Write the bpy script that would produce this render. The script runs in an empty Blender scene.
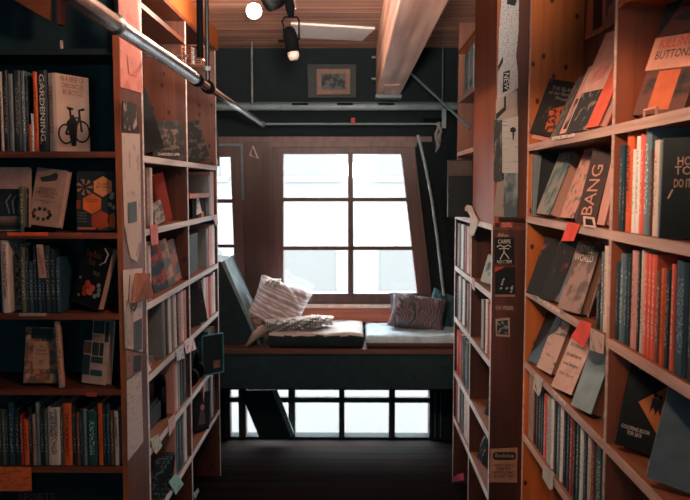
import bpy, bmesh, math, random
from mathutils import Vector, Matrix
random.seed(7)
D = bpy.data; COL = bpy.context.scene.collection
rad = math.radians
H = 1.70                                   # eye height above the floor
# ------------------------------------------------------------------ camera model (pixels of the 690x500 frame -> places)
FPX = 784.0
PITCH = math.atan(64/FPX); YAW = math.atan(8/math.hypot(FPX, 64))
CF = Vector((-math.sin(YAW)*math.cos(PITCH), math.cos(YAW)*math.cos(PITCH), -math.sin(PITCH)))
CR = Vector((math.cos(YAW), math.sin(YAW), 0)); CU = CR.cross(CF)
def ray(x, y): return CF + CR*((x-345)/FPX) + CU*((250-y)/FPX)
def PY(x, y, Y):
    r = ray(x, y); r = r*(Y/r.y); return Vector((r.x, r.y, r.z+H))
def PX(x, y, X):
    r = ray(x, y); r = r*(X/r.x); return Vector((r.x, r.y, r.z+H))
def PZ(x, y, z):
    r = ray(x, y); r = r*((z-H)/r.z); return Vector((r.x, r.y, z))
# ------------------------------------------------------------------ materials
def lin(h):
    if isinstance(h, tuple): return (*h, 1)
    h = h.lstrip('#'); o = []
    for i in (0, 2, 4):
        c = int(h[i:i+2], 16)/255
        o.append(c/12.92 if c <= .04045 else ((c+.055)/1.055)**2.4)
    return (*o, 1)
_m = {}
def new_mat(name):
    m = D.materials.new(name); m.use_nodes = True
    nt = m.node_tree; b = nt.nodes['Principled BSDF']
    return m, nt, b
def nd(nt, typ, **kw):
    n = nt.nodes.new(typ)
    for k, v in kw.items():
        if k in n.inputs.keys(): n.inputs[k].default_value = v
        else: setattr(n, k, v)
    return n
def plain(h, rough=.6, metal=0, var=.18, spec=.3):
    key = ('p', h, rough, metal)
    if key in _m: return _m[key]
    m, nt, b = new_mat('plain'); c = lin(h)
    tc = nd(nt, 'ShaderNodeTexCoord')
    n = nd(nt, 'ShaderNodeTexNoise', Scale=22.0, Detail=4.0)
    nt.links.new(tc.outputs['Object'], n.inputs['Vector'])
    r = nd(nt, 'ShaderNodeValToRGB')
    r.color_ramp.elements[0].position = .3; r.color_ramp.elements[1].position = .7
    r.color_ramp.elements[0].color = tuple(x*(1-var) for x in c[:3])+(1,)
    r.color_ramp.elements[1].color = tuple(min(1, x*(1+var)) for x in c[:3])+(1,)
    nt.links.new(n.outputs['Fac'], r.inputs['Fac']); nt.links.new(r.outputs['Color'], b.inputs['Base Color'])
    b.inputs['Roughness'].default_value = rough; b.inputs['Metallic'].default_value = metal
    b.inputs['Specular IOR Level'].default_value = spec
    _m[key] = m; return m
def wood(h1, h2, axis='z', scale=1.0, knots=False, planks=None, rough=.5):
    key = ('w', h1, h2, axis, scale, knots, planks)
    if key in _m: return _m[key]
    m, nt, b = new_mat('wood')
    tc = nd(nt, 'ShaderNodeTexCoord'); mp = nd(nt, 'ShaderNodeMapping')
    s = {'x': (1.2, 26, 26), 'y': (26, 1.2, 26), 'z': (26, 26, 1.2)}[axis]
    mp.inputs['Scale'].default_value = tuple(v*scale for v in s)
    nt.links.new(tc.outputs['Object'], mp.inputs['Vector'])
    n = nd(nt, 'ShaderNodeTexNoise', Scale=1.0, Detail=6.0, Distortion=.6)
    nt.links.new(mp.outputs['Vector'], n.inputs['Vector'])
    r = nd(nt, 'ShaderNodeValToRGB')
    r.color_ramp.elements[0].position = .32; r.color_ramp.elements[1].position = .68
    r.color_ramp.elements[0].color = lin(h1); r.color_ramp.elements[1].color = lin(h2)
    nt.links.new(n.outputs['Fac'], r.inputs['Fac'])
    out = r.outputs['Color']
    n2 = nd(nt, 'ShaderNodeTexNoise', Scale=1.7, Detail=2.0)
    nt.links.new(tc.outputs['Object'], n2.inputs['Vector'])
    mr = nd(nt, 'ShaderNodeMapRange'); mr.inputs['From Min'].default_value = .3; mr.inputs['From Max'].default_value = .7
    mr.inputs['To Min'].default_value = .7; mr.inputs['To Max'].default_value = 1.15
    nt.links.new(n2.outputs['Fac'], mr.inputs['Value'])
    mx = nd(nt, 'ShaderNodeMix', data_type='RGBA', blend_type='MULTIPLY'); mx.inputs[0].default_value = 1
    nt.links.new(out, mx.inputs[6]); nt.links.new(mr.outputs['Result'], mx.inputs[7]); out = mx.outputs[2]
    if knots:
        sk_ = nd(nt, 'ShaderNodeSeparateXYZ'); nt.links.new(tc.outputs['Object'], sk_.inputs['Vector']); ax_ = nd(nt, 'ShaderNodeMath', operation='ADD'); nt.links.new(sk_.outputs['X'], ax_.inputs[0]); nt.links.new(sk_.outputs['Y'], ax_.inputs[1])
        cb_ = nd(nt, 'ShaderNodeCombineXYZ'); nt.links.new(ax_.outputs[0], cb_.inputs['X']); nt.links.new(sk_.outputs['Z'], cb_.inputs['Y'])
        mk = nd(nt, 'ShaderNodeMapping'); mk.inputs['Scale'].default_value = (11, 7.5, 1)
        nt.links.new(cb_.outputs[0], mk.inputs['Vector'])
        v = nd(nt, 'ShaderNodeTexVoronoi', Scale=1.0, voronoi_dimensions='2D'); nt.links.new(mk.outputs['Vector'], v.inputs['Vector'])
        k = nd(nt, 'ShaderNodeValToRGB')
        k.color_ramp.elements[0].position = .055; k.color_ramp.elements[0].color = (.12, .07, .05, 1)
        k.color_ramp.elements[1].position = .10; k.color_ramp.elements[1].color = (1, 1, 1, 1)
        nt.links.new(v.outputs['Distance'], k.inputs['Fac'])
        m2 = nd(nt, 'ShaderNodeMix', data_type='RGBA', blend_type='MULTIPLY'); m2.inputs[0].default_value = 1
        nt.links.new(out, m2.inputs[6]); nt.links.new(k.outputs['Color'], m2.inputs[7]); out = m2.outputs[2]
    if planks:
        ax, w = planks
        sp = nd(nt, 'ShaderNodeSeparateXYZ'); nt.links.new(tc.outputs['Object'], sp.inputs['Vector'])
        d = nd(nt, 'ShaderNodeMath', operation='DIVIDE'); d.inputs[1].default_value = w
        nt.links.new(sp.outputs[ax], d.inputs[0])
        f = nd(nt, 'ShaderNodeMath', operation='FRACT'); nt.links.new(d.outputs[0], f.inputs[0])
        g = nd(nt, 'ShaderNodeMath', operation='GREATER_THAN'); g.inputs[1].default_value = .11
        nt.links.new(f.outputs[0], g.inputs[0])
        fl = nd(nt, 'ShaderNodeMath', operation='FLOOR'); nt.links.new(d.outputs[0], fl.inputs[0])
        wn = nd(nt, 'ShaderNodeTexWhiteNoise', noise_dimensions='1D'); nt.links.new(fl.outputs[0], wn.inputs['W'])
        ma = nd(nt, 'ShaderNodeMapRange'); ma.inputs['To Min'].default_value = .68; ma.inputs['To Max'].default_value = 1.1
        nt.links.new(wn.outputs['Value'], ma.inputs['Value'])
        mm = nd(nt, 'ShaderNodeMath', operation='MULTIPLY'); nt.links.new(g.outputs[0], mm.inputs[0]); nt.links.new(ma.outputs['Result'], mm.inputs[1])
        ad = nd(nt, 'ShaderNodeMath', operation='MAXIMUM'); ad.inputs[1].default_value = .25; nt.links.new(mm.outputs[0], ad.inputs[0])
        m3 = nd(nt, 'ShaderNodeMix', data_type='RGBA', blend_type='MULTIPLY'); m3.inputs[0].default_value = 1
        nt.links.new(out, m3.inputs[6]); nt.links.new(ad.outputs[0], m3.inputs[7]); out = m3.outputs[2]
    nt.links.new(out, b.inputs['Base Color'])
    bp = nd(nt, 'ShaderNodeBump', Strength=.25, Distance=.004)
    nt.links.new(n.outputs['Fac'], bp.inputs['Height']); nt.links.new(bp.outputs['Normal'], b.inputs['Normal'])
    b.inputs['Roughness'].default_value = rough
    _m[key] = m; return m
def cover_mat(h, ink=None, rough=.5, band=(.2, .85)):
    """book cloth or card; `ink` prints small marks like lettering along the spine"""
    key = ('c', h, ink, band)
    if key in _m: return _m[key]
    m, nt, b = new_mat('book_cover'); base = lin(h)
    tc = nd(nt, 'ShaderNodeTexCoord')
    n = nd(nt, 'ShaderNodeTexNoise', Scale=14.0, Detail=3.0); nt.links.new(tc.outputs['Object'], n.inputs['Vector'])
    r = nd(nt, 'ShaderNodeValToRGB')
    r.color_ramp.elements[0].color = tuple(x*.7 for x in base[:3])+(1,); r.color_ramp.elements[1].color = tuple(min(1, x*1.25) for x in base[:3])+(1,)
    nt.links.new(n.outputs['Fac'], r.inputs['Fac']); out = r.outputs['Color']
    if ink:
        sp = nd(nt, 'ShaderNodeSeparateXYZ'); nt.links.new(tc.outputs['Generated'], sp.inputs['Vector'])
        mp = nd(nt, 'ShaderNodeMapping'); mp.inputs['Scale'].default_value = (200, 5, 170)
        nt.links.new(tc.outputs['Object'], mp.inputs['Vector'])
        t = nd(nt, 'ShaderNodeTexNoise', Scale=1.0, Detail=1.0); nt.links.new(mp.outputs['Vector'], t.inputs['Vector'])
        def cmp_(src, op, v):
            q = nd(nt, 'ShaderNodeMath', operation=op); nt.links.new(src, q.inputs[0]); q.inputs[1].default_value = v; return q.outputs[0]
        def mul(a, c):
            q = nd(nt, 'ShaderNodeMath', operation='MULTIPLY'); nt.links.new(a, q.inputs[0]); nt.links.new(c, q.inputs[1]); return q.outputs[0]
        k = mul(cmp_(sp.outputs['X'], 'GREATER_THAN', .25), cmp_(sp.outputs['X'], 'LESS_THAN', .75))
        k = mul(k, mul(cmp_(sp.outputs['Z'], 'GREATER_THAN', band[0]), cmp_(sp.outputs['Z'], 'LESS_THAN', band[1])))
        k = mul(k, cmp_(t.outputs['Fac'], 'GREATER_THAN', .56))
        mx = nd(nt, 'ShaderNodeMix', data_type='RGBA'); nt.links.new(k, mx.inputs[0])
        nt.links.new(out, mx.inputs[6]); mx.inputs[7].default_value = lin(ink); out = mx.outputs[2]
    nt.links.new(out, b.inputs['Base Color']); b.inputs['Roughness'].default_value = rough
    b.inputs['Specular IOR Level'].default_value = .35
    _m[key] = m; return m
def page_mat(h='#c9ab98'):
    key = ('pg', h)
    if key in _m: return _m[key]
    m, nt, b = new_mat('paper_edges')
    tc = nd(nt, 'ShaderNodeTexCoord'); mp = nd(nt, 'ShaderNodeMapping'); mp.inputs['Scale'].default_value = (900, 4, 4)
    nt.links.new(tc.outputs['Object'], mp.inputs['Vector'])
    n = nd(nt, 'ShaderNodeTexNoise', Scale=1.0); nt.links.new(mp.outputs['Vector'], n.inputs['Vector'])
    r = nd(nt, 'ShaderNodeValToRGB'); c = lin(h)
    r.color_ramp.elements[0].color = tuple(x*.6 for x in c[:3])+(1,); r.color_ramp.elements[1].color = c
    nt.links.new(n.outputs['Fac'], r.inputs['Fac']); nt.links.new(r.outputs['Color'], b.inputs['Base Color'])
    b.inputs['Roughness'].default_value = .9
    _m[key] = m; return m
def print_mat(h, ink, sx=60, sz=160, thr=.52):
    """paper printed with lines of small type or a halftone"""
    key = ('pr', h, ink, sx, sz, thr)
    if key in _m: return _m[key]
    m, nt, b = new_mat('printed_paper')
    tc = nd(nt, 'ShaderNodeTexCoord'); mp = nd(nt, 'ShaderNodeMapping'); mp.inputs['Scale'].default_value = (sx, sx, sz)
    nt.links.new(tc.outputs['Object'], mp.inputs['Vector'])
    n = nd(nt, 'ShaderNodeTexNoise', Scale=1.0, Detail=3.0); nt.links.new(mp.outputs['Vector'], n.inputs['Vector'])
    r = nd(nt, 'ShaderNodeValToRGB'); r.color_ramp.elements[0].position = thr-.03; r.color_ramp.elements[0].color = lin(h)
    r.color_ramp.elements[1].position = thr+.06; r.color_ramp.elements[1].color = lin(ink)
    nt.links.new(n.outputs['Fac'], r.inputs['Fac']); nt.links.new(r.outputs['Color'], b.inputs['Base Color'])
    b.inputs['Roughness'].default_value = .8
    _m[key] = m; return m
def emit_mat(h, s):
    m, nt, b = new_mat('lamp_glow'); b.inputs['Emission Color'].default_value = lin(h); b.inputs['Emission Strength'].default_value = s
    return m
# ------------------------------------------------------------------ mesh builder
class MB:
    def __init__(s): s.bm = bmesh.new()
    def box(s, a, b):
        x0, x1 = sorted((a[0], b[0])); y0, y1 = sorted((a[1], b[1])); z0, z1 = sorted((a[2], b[2]))
        v = [s.bm.verts.new((x, y, z)) for x in (x0, x1) for y in (y0, y1) for z in (z0, z1)]
        for f in ((0,1,3,2), (4,6,7,5), (0,4,5,1), (2,3,7,6), (0,2,6,4), (1,5,7,3)): s.bm.faces.new([v[i] for i in f])
        return s
    def prism(s, pts, off):
        """polygon of 3D points swept by vector off"""
        off = Vector(off); a = [s.bm.verts.new(p) for p in pts]; b = [s.bm.verts.new(Vector(p)+off) for p in pts]
        s.bm.faces.new(a); s.bm.faces.new(b[::-1]); n = len(a)
        for i in range(n): s.bm.faces.new((a[i], b[i], b[(i+1) % n], a[(i+1) % n]))
        return s
    def tube(s, pts, r, n=10, closed=False, cap=True):
        pts = [Vector(p) for p in pts]; rings = []; N = len(pts); up = None
        for i, p in enumerate(pts):
            if closed: t = pts[(i+1) % N]-pts[i-1]
            else: t = pts[min(i+1, N-1)]-pts[max(i-1, 0)]
            t.normalize()
            if up is None: up = t.orthogonal().normalized()
            up = (up-t*up.dot(t)).normalized(); w = t.cross(up)
            rr = r[i] if isinstance(r, (list, tuple)) else r
            rings.append([s.bm.verts.new(p+(up*math.cos(2*math.pi*k/n)+w*math.sin(2*math.pi*k/n))*rr) for k in range(n)])
        for i in range(N if closed else N-1):
            A, B = rings[i], rings[(i+1) % N]
            for k in range(n): s.bm.faces.new((A[k], A[(k+1) % n], B[(k+1) % n], B[k]))
        if cap and not closed:
            s.bm.faces.new(rings[0][::-1]); s.bm.faces.new(rings[-1])
        return s
    def build(s, name, mat, parent=None, smooth=False, loc=None, bevel=0, world=True):
        bm = s.bm; bmesh.ops.recalc_face_normals(bm, faces=bm.faces)
        if bevel: bmesh.ops.bevel(bm, geom=list(bm.edges), offset=bevel, segments=2, affect='EDGES', clamp_overlap=True)
        base = Vector((0, 0, 0))
        if parent is not None and world: base = root_pos(parent)
        elif loc is not None: base = Vector(loc)
        elif world:
            cs = [v.co for v in bm.verts]
            base = Vector(((min(c.x for c in cs)+max(c.x for c in cs))/2, (min(c.y for c in cs)+max(c.y for c in cs))/2, min(c.z for c in cs)))
        if world: bmesh.ops.translate(bm, vec=-base, verts=bm.verts)
        me = D.meshes.new(name); bm.to_mesh(me); bm.free()
        if smooth:
            for p in me.polygons: p.use_smooth = True
        me.materials.append(mat)
        o = D.objects.new(name, me); COL.objects.link(o)
        if parent is not None: o.parent = parent
        elif world: o.location = base
        return o
def root_pos(p):
    v = Vector((0, 0, 0))
    while p is not None: v += p.location; p = p.parent
    return v
def tag(o, label, cat, group=None):
    o['label'] = label; o['category'] = cat
    if group: o['group'] = group
    return o
def thing(name, label, cat, loc, group=None):
    o = D.objects.new(name, None); COL.objects.link(o); o.location = loc; o.empty_display_size = .05
    return tag(o, label, cat, group)
def struct(o): o['kind'] = 'structure'; return o
def sbox(name, a, b, mat): return struct(MB().box(a, b).build(name, mat))
def text(name, body, parent, centre, w, h, mat, xa=(1,0,0), ya=(0,0,1), fit=True):
    cu = D.curves.new('t', 'FONT'); cu.body = body; cu.align_x = 'CENTER'; cu.size = 1; cu.resolution_u = 2; cu.space_line = .9
    tmp = D.objects.new('t', cu); COL.objects.link(tmp)
    bpy.context.view_layer.update()
    me = D.meshes.new_from_object(tmp.evaluated_get(bpy.context.evaluated_depsgraph_get()))
    D.objects.remove(tmp)
    xs = [v.co.x for v in me.vertices]; ys = [v.co.y for v in me.vertices]
    cx, cy = (min(xs)+max(xs))/2, (min(ys)+max(ys))/2
    sx = w/(max(xs)-min(xs)); sy = h/(max(ys)-min(ys))
    X = Vector(xa).normalized(); Y = Vector(ya).normalized(); Z = X.cross(Y); c = Vector(centre)
    for v in me.vertices: v.co = c+X*(v.co.x-cx)*sx+Y*(v.co.y-cy)*sy+Z*.0008
    me.materials.clear(); me.materials.append(mat)
    o = D.objects.new(name, me); COL.objects.link(o); o.parent = parent
    return o
# ------------------------------------------------------------------ palette
W_DARK = wood('#3a1d14', '#5a2c1d', 'z'); W_CASE = wood('#572e1d', '#7d452a', 'z'); W_SHELF = wood('#64371f', '#8c5230', 'y')
W_SHELFX = wood('#5c2c1a', '#8a452a', 'x')
W_PINE = wood('#b0551f', '#cf7434', 'z', knots=True); W_PINE2 = wood('#a2501f', '#c06a30', 'z')
W_CEIL = wood('#a9705a', '#eebca2', 'x', planks=('Y', .085), scale=.8); W_BEAM = wood('#8f5f4c', '#e6bfac', 'y', scale=.6)
W_FLOOR = wood('#142024', '#30201b', 'x', planks=('Y', .12), rough=.95); W_RED = wood('#c0664e', '#dc8c72', 'x'); W_WIN = wood('#4d3430', '#65443e', 'z')  # floor boards tinted teal in place of lifted shade
W_EDGE = wood('#a58478', '#cbb0a4', 'y', scale=2)
M_TEAL = plain('#111e22', .9); M_WALL = plain('#24363b', .8); M_BLACK = plain('#06080a', .8, spec=.05); M_GREY = plain('#5f7478', .5)
M_CHROME = plain('#e3eaee', .27, 1); M_STEEL = plain('#7f8b8e', .4, .9); M_WHITE = plain('#dfe0de', .6)
# ------------------------------------------------------------------ the setting
FAR = 5.15; CEIL = H+.888
sbox('floor', (-2.3, -2.6, -.05), (2.3, FAR, 0), W_FLOOR)
W_FLOOR.node_tree.nodes['Principled BSDF'].inputs['Specular IOR Level'].default_value = .06
sbox('ceiling', (-2.3, -2.6, CEIL), (2.3, FAR+.1, CEIL+.06), W_CEIL)
sbox('wall_left', (-2.4, -2.6, 0), (-2.3, FAR+.1, CEIL), M_WALL)
sbox('wall_right', (2.3, -2.6, 0), (2.4, FAR+.1, CEIL), M_WALL)
sbox('wall_back', (-2.4, -2.7, 0), (2.4, -2.6, CEIL), M_WALL)
zt = H+.286; zb = H-.775; lt = PY(300, 390, FAR).z; lb = PY(300, 437, FAR).z
F1 = FAR+.1
xl0, xl1 = -1.60, -.715; xm0, xm1 = -.545, .512
# far wall: every panel of one continuous wall around its openings
wf = MB()
wf.box((-2.4, FAR, zt+.03), (2.4, F1, CEIL))
wf.box((-2.4, FAR, 0), (xl0, F1, zt+.03)); wf.box((xm1, FAR, 0), (2.4, F1, zt+.03))
wf.box((xl0, FAR, lt), (xm1, F1, zb-.13)); wf.box((xl0, FAR, 0), (xm1, F1, lb))
wf.box((xl0, FAR, lb), (-.86, F1, lt))
struct(wf.build('wall_far', M_TEAL))
sbox('trim_1', (xl1, FAR-.004, zb), (xm0, F1, zt+.03), wood('#3f2620', '#573229', 'z'))        # brown panel between the windows
sbox('trim_2', (xl0, FAR-.012, zt), (xm1+.0, FAR+.05, zt+.034), W_WIN)                         # header board
sbox('trim_3', (xl0, FAR-.006, zb-.13), (xm1, F1, zb-.012), W_RED)                             # red board under the windows
sbox('trim_4', (xl0, FAR-.045, zb-.024), (xm1+.02, FAR+.02, zb), plain('#e8cfc4', .5))         # sill nosing, its pale colour standing in for daylight
def frame_piece(root, name, pts, y0, y1, mat): return MB().prism([(p[0], y0, p[1]) for p in pts], (0, y1-y0, 0)).build(name, mat, root)
def glass_mat():
    m = D.materials.new('window_glass'); m.use_nodes = True; nt = m.node_tree; nt.nodes.clear()
    o = nd(nt, 'ShaderNodeOutputMaterial'); mx = nd(nt, 'ShaderNodeMixShader'); mx.inputs[0].default_value = .04
    t = nd(nt, 'ShaderNodeBsdfTransparent'); g = nd(nt, 'ShaderNodeBsdfGlossy'); g.inputs['Roughness'].default_value = .05
    nt.links.new(t.outputs[0], mx.inputs[1]); nt.links.new(g.outputs[0], mx.inputs[2]); nt.links.new(mx.outputs[0], o.inputs[0]); return m
GLASS = glass_mat()
def q(x, y): p = PY(x, y, FAR); return (p.x, p.z)
def window(n, outer, inner, vbars, hbars, mat):
    """outer / inner quads (TL,TR,BR,BL) in wall coordinates"""
    r = D.objects.new(n, None); COL.objects.link(r); r.location = (outer[3][0], FAR, outer[3][1]); struct(r)
    a, b = FAR-.03, FAR+.05
    for i in range(4):
        j = (i+1) % 4
        frame_piece(r, 'window_frame', [outer[i], outer[j], inner[j], inner[i]], a, b, mat)
    for v in vbars: frame_piece(r, 'muntin', v, FAR-.018, FAR+.03, mat)
    for v in hbars: frame_piece(r, 'muntin', v, FAR-.014, FAR+.028, mat)
    frame_piece(r, 'pane', inner, FAR+.008, FAR+.012, GLASS)
    return r
inn = [q(283.6, 154), q(401, 154), q(417, 293), q(283.6, 293)]
out = [(xm0, zt), q(411, 142.2), (.500, zb), (xm0, zb)]
def hb(x0, x1, y0, y1, s=0): return [q(x0, y0), q(x1, y0), q(x1+s, y1), q(x0, y1)]
window('window_1', out, inn, [[q(348, 154), q(353, 154), q(353.5, 293), q(348, 293)]],
       [hb(283, 407, 197.5, 201.5), hb(283, 412, 246, 250)], W_WIN)
struct(MB().prism([(p[0], FAR-.01, p[1]) for p in [q(411, 142.2), (xm1, zt), (xm1, zb), (.500, zb)]], (0, .1, 0)).build('trim_5', M_TEAL))
struct(MB().prism([(p[0], FAR-.045, p[1]) for p in [q(408.5, 142), q(413.5, 142), (.525, zb), (.497, zb)]], (0, .07, 0)).build('trim_6', W_WIN))
struct(MB().box((xm0-.004, FAR-.045, zb), (xm0+.03, FAR, zt)).build('trim_7', wood('#4a2b25', '#633a31', 'z')))
struct(MB().box((xm0, FAR-.05, zt-.035), (.41, FAR-.02, zt+.002)).build('trim_8', W_WIN))
inl = [(-1.50, q(231, 157)[1]), q(231, 157), q(236, 291), (-1.50, q(236, 291)[1])]
outl = [(xl0, zt), q(241.5, 142), q(246, 303), (xl0, zb)]
window('window_2', outl, inl, [[(-1.15, inl[0][1]), (-1.12, inl[0][1]), (-1.12, inl[3][1]), (-1.15, inl[3][1])]],
       [[(-1.5, q(0, 199)[1]), q(233, 199), q(233.5, 203), (-1.5, q(0, 203)[1])], [(-1.5, q(0, 244)[1]), q(235, 244), q(235, 247.5), (-1.5, q(0, 247.5)[1])]], W_WIN)
struct(MB().prism([(p[0], FAR-.04, p[1]) for p in [(xl0, zt-.012), q(243.5, 144), q(245, 200), q(242.5, 200), q(241.5, 146.5), (xl0, q(241.5, 146.5)[1])]], (0, .012, 0)).build('trim_9', M_GREY))
struct(MB().prism([(p[0], FAR-.01, p[1]) for p in [q(241.5, 142), (xl1+.003, zt), (xl1+.003, zb), q(246, 303)]], (0, .1, 0)).build('trim_10', W_WIN))
# low row of windows under the seat
xs = [(230.3, 238.7), (246, 288.5), (295, 339), (344.5, 389), (395, 431), (440, 452)]
wl = D.objects.new('window_3', None); COL.objects.link(wl); wl.location = (-.86, FAR, lb); struct(wl)
edges = [-.86]+[q(a, 410)[0] for p in xs for a in p]+[xm1+.0]
x_ = -.86
MD = wood('#1d1a1b', '#33231f', 'z')
for a, b in xs[:5]:
    xa, xb = q(a, 410)[0], q(b, 410)[0]
    MB().box((x_, FAR-.01, lb), (xa, FAR+.06, lt)).build('window_post', MD, wl)
    MB().box((xa, FAR+.02, lb), (xb, FAR+.024, lt)).build('pane', GLASS, wl)
    x_ = xb
MB().box((x_, FAR-.01, lb), (xm1, FAR+.06, lt)).build('window_post', MD, wl)
MB().box((-.86, FAR-.006, q(0, 401.5)[1]), (xm1, FAR+.03, q(0, 396.5)[1])).build('window_rail', MD, wl)
for x in (434.5, 440): MB().box((q(x, 410)[0], FAR-.016, lb), (q(x+.8, 410)[0], FAR-.012, lt)).build('window_bead', M_GREY, wl)
# outside: pale facade across the street and the street
M_FAC = plain('#5f6060', .9, var=.02)
b_ = thing('building', 'pale overexposed building facade across the street behind the upper window', 'building', (0, 13, -3))
MB().box((-14, 13, -3), (14, 13.4, H+1.25)).build('wall', M_FAC, b_)
for i in range(-6, 6):
    for k in range(-1, 1):
        zz = H+.12+k*1.9
        MB().box((i*1.9+.3, 12.93, zz-.05), (i*1.9+1.75, 13.0, zz+.04)).build('window_sill', plain('#5a5b5b', .9, var=.03), b_)
        MB().box((i*1.9+.45, 12.97, zz+.04), (i*1.9+1.6, 13.0, zz+.72)).build('window_pane', plain('#535555', .9, var=.03, spec=0), b_)
tag(MB().box((-14, 5.6, -3.1), (14, 13, -3.0)).build('street', plain('#474847', .9, var=.03)), 'pale washed-out street surface outside below the low windows', 'street')
# ------------------------------------------------------------------ ceiling beam, light panel
bx0, bx1 = PY(376, 97, 4.95).x, PY(399, 97, 4.95).x; bz = PY(385, 97, 4.95).z
bt = thing('ceiling_beam', 'rough pale timber beam running along the plank ceiling towards the window', 'beam', (bx0, 4.95, bz))
MB().box((bx0, -2.5, bz), (bx1, 4.93, CEIL)).build('timber', W_BEAM, bt, bevel=.004)
MB().box((bx0-.005, 4.80, bz-.02), (bx1+.008, 4.97, bz-.001)).build('metal_plate', M_GREY, bt)
for i in (0, 1): MB().tube([(bx0-.03, 4.86, bz+.10+i*.13), (bx0, 4.86, bz+.10+i*.13)], .008).build('bolt', M_STEEL, bt)
MB().box((bx0+.03, 4.35, bz-.003), (bx1-.03, 4.6, bz)).build('paper_label', plain('#c9a694'), bt)
lp = [PZ(291, 22, CEIL), PZ(375, 27, CEIL), PZ(362, 39, CEIL), PZ(300, 36, CEIL)]
tag(MB().prism([p-Vector((0, 0, .012)) for p in lp], (0, 0, .011)).build('ceiling_panel', plain('#f0ede9', .5, var=.03)), 'flat white rectangular panel fixed to the plank ceiling beside the beam', 'ceiling panel')
# ------------------------------------------------------------------ pipes and rails
R0, R1, R2 = PX(75, 0, -.534), PX(199, 81, -.534), PX(262, 124, -.534)
zr = R2.z
rail = thing('ladder_rail', 'shiny chrome rail running along the left bookcases below the ceiling', 'rail', (-.534, 2.9, zr))
yj = 2.72
MB().tube([(-.534, .9, zr), (-.534, yj, zr)], .0195, 16).build('thick_tube', M_CHROME, rail, smooth=True)
MB().tube([(-.534, yj, zr), (-.534, R2.y, zr)], .0135, 16).build('thin_tube', M_CHROME, rail, smooth=True)
for y_ in (yj, 2.93): MB().tube([(-.534, y_-.03, zr), (-.534, y_+.01, zr)], .0235, 16).build('coupling', M_BLACK, rail, smooth=True)
MB().tube([(-.534, 1.78, zr), (-.534, 1.80, zr)], .024, 16).build('collar', M_STEEL, rail, smooth=True)
MB().tube([(-.534, R2.y-.02, zr), (-.534, R2.y+.01, zr)], .018, 12).build('end_fitting', M_STEEL, rail, smooth=True)
ry = 2.93
MB().tube([(-.536, ry, zr+.01), (-.536, ry, CEIL)], .0075, 10).build('hanger_rod', plain('#2b3336', .35, .8), rail)
MB().tube([(-.536, ry, zr+.06), (-.536, ry, zr+.075)], .02, 12).build('washer', M_STEEL, rail)
MB().tube([(-.562, ry, zr+.11), (-.562, ry, CEIL)], .012, 10).build('cable', M_BLACK, rail)
MB().tube([(-.534, 1.79, zr), (-.534, 1.79, CEIL)], .008, 10).build('hanger_rod', M_BLACK, rail)
yf = R2.y
cr = thing('crossbar_pipe', 'thin pale horizontal rod hanging across the aisle below the grey conduit', 'pipe', (-.5, yf, zr))
e2 = PY(440, 123, yf)
MB().tube([(-.534, yf, zr), (e2.x, yf, zr)], .006, 10).build('rod', M_GREY, cr)
h1 = PY(443, 50, yf); MB().tube([(h1.x, yf, zr), (h1.x, yf, CEIL)], .004, 8).build('hanger_rod', M_STEEL, cr)
MB().box((e2.x-.10, yf-.01, zr+.01), (e2.x+.03, yf+.01, zr+.032)).build('clamp', M_BLACK, cr)
MB().box((e2.x+.01, yf-.012, zr-.025), (e2.x+.035, yf+.012, zr+.09)).build('bracket', M_GREY, cr)
rc = PY(353, 120, yf); MB().box((rc.x-.012, yf-.008, zr), (rc.x+.012, yf+.008, zr+.035)).build('red_clip', plain('#8c2c25'), cr)
cd = thing('conduit_pipe', 'grey painted conduit crossing in front of the dark far wall above the window', 'pipe', (0, 4.95, PY(300, 106, 4.95).z))
zc = PY(300, 107, 4.95).z
MB().tube([(-1.6, 4.95, zc), (1.6, 4.95, zc)], .021, 14).build('tube', plain('#738589', .4), cd, smooth=True)
for x in (300, 345, 386): 
    p = PY(x, 105, 4.93); MB().box((p.x-.05, 4.92, zc+.010), (p.x+.05, 4.94, zc+.022)).build('mark', M_BLACK, cd)
MB().box((-1.6, 4.97, zc+.024), (1.6, 4.985, zc+.033)).build('upper_strip', plain('#30444a'), cd)
hp = PY(252, 100, 4.93); MB().tube([(hp.x, 4.93, zc+.01), (hp.x, 4.93, CEIL)], .009, 8).build('hanger_rod', M_STEEL, cd)
a_, b2 = PY(405, 68, 4.7), PY(470, 128, 4.3)
tag(MB().tube([a_, b2], .007, 8).build('brace_rod', M_GREY), 'thin diagonal rod between the ceiling beam and the far right bookcase', 'rod')
pts = [PY(418, 135, 4.98), PY(425, 164, 4.98), PY(432, 200, 4.98), PY(437.5, 240, 4.98), PY(444, 297, 4.98)]
tag(MB().tube(pts, .009, 8).build('pole', plain('#8d9a9c')), 'bent pale grey pole leaning in the corner right of the window', 'pole')
# cloth strips on the crossbar
for k, (x, dx, l) in enumerate(((437, 1.5, 30), (440, -1, 20))):
    pts = [PY(x+dx*math.sin(i*1.3), 122+l*i/8, yf-.012) for i in range(9)]
    tag(MB().tube(pts, [.006, .009, .007, .01, .008, .012, .014, .009, .004], 7).build('cloth_strip', plain('#6e6e72'), smooth=True),
        ('long twisted grey cloth strip hanging from the right end of the crossbar', 'short twisted grey cloth strip hanging beside the longer one on the crossbar')[k], 'cloth strip')
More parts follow.
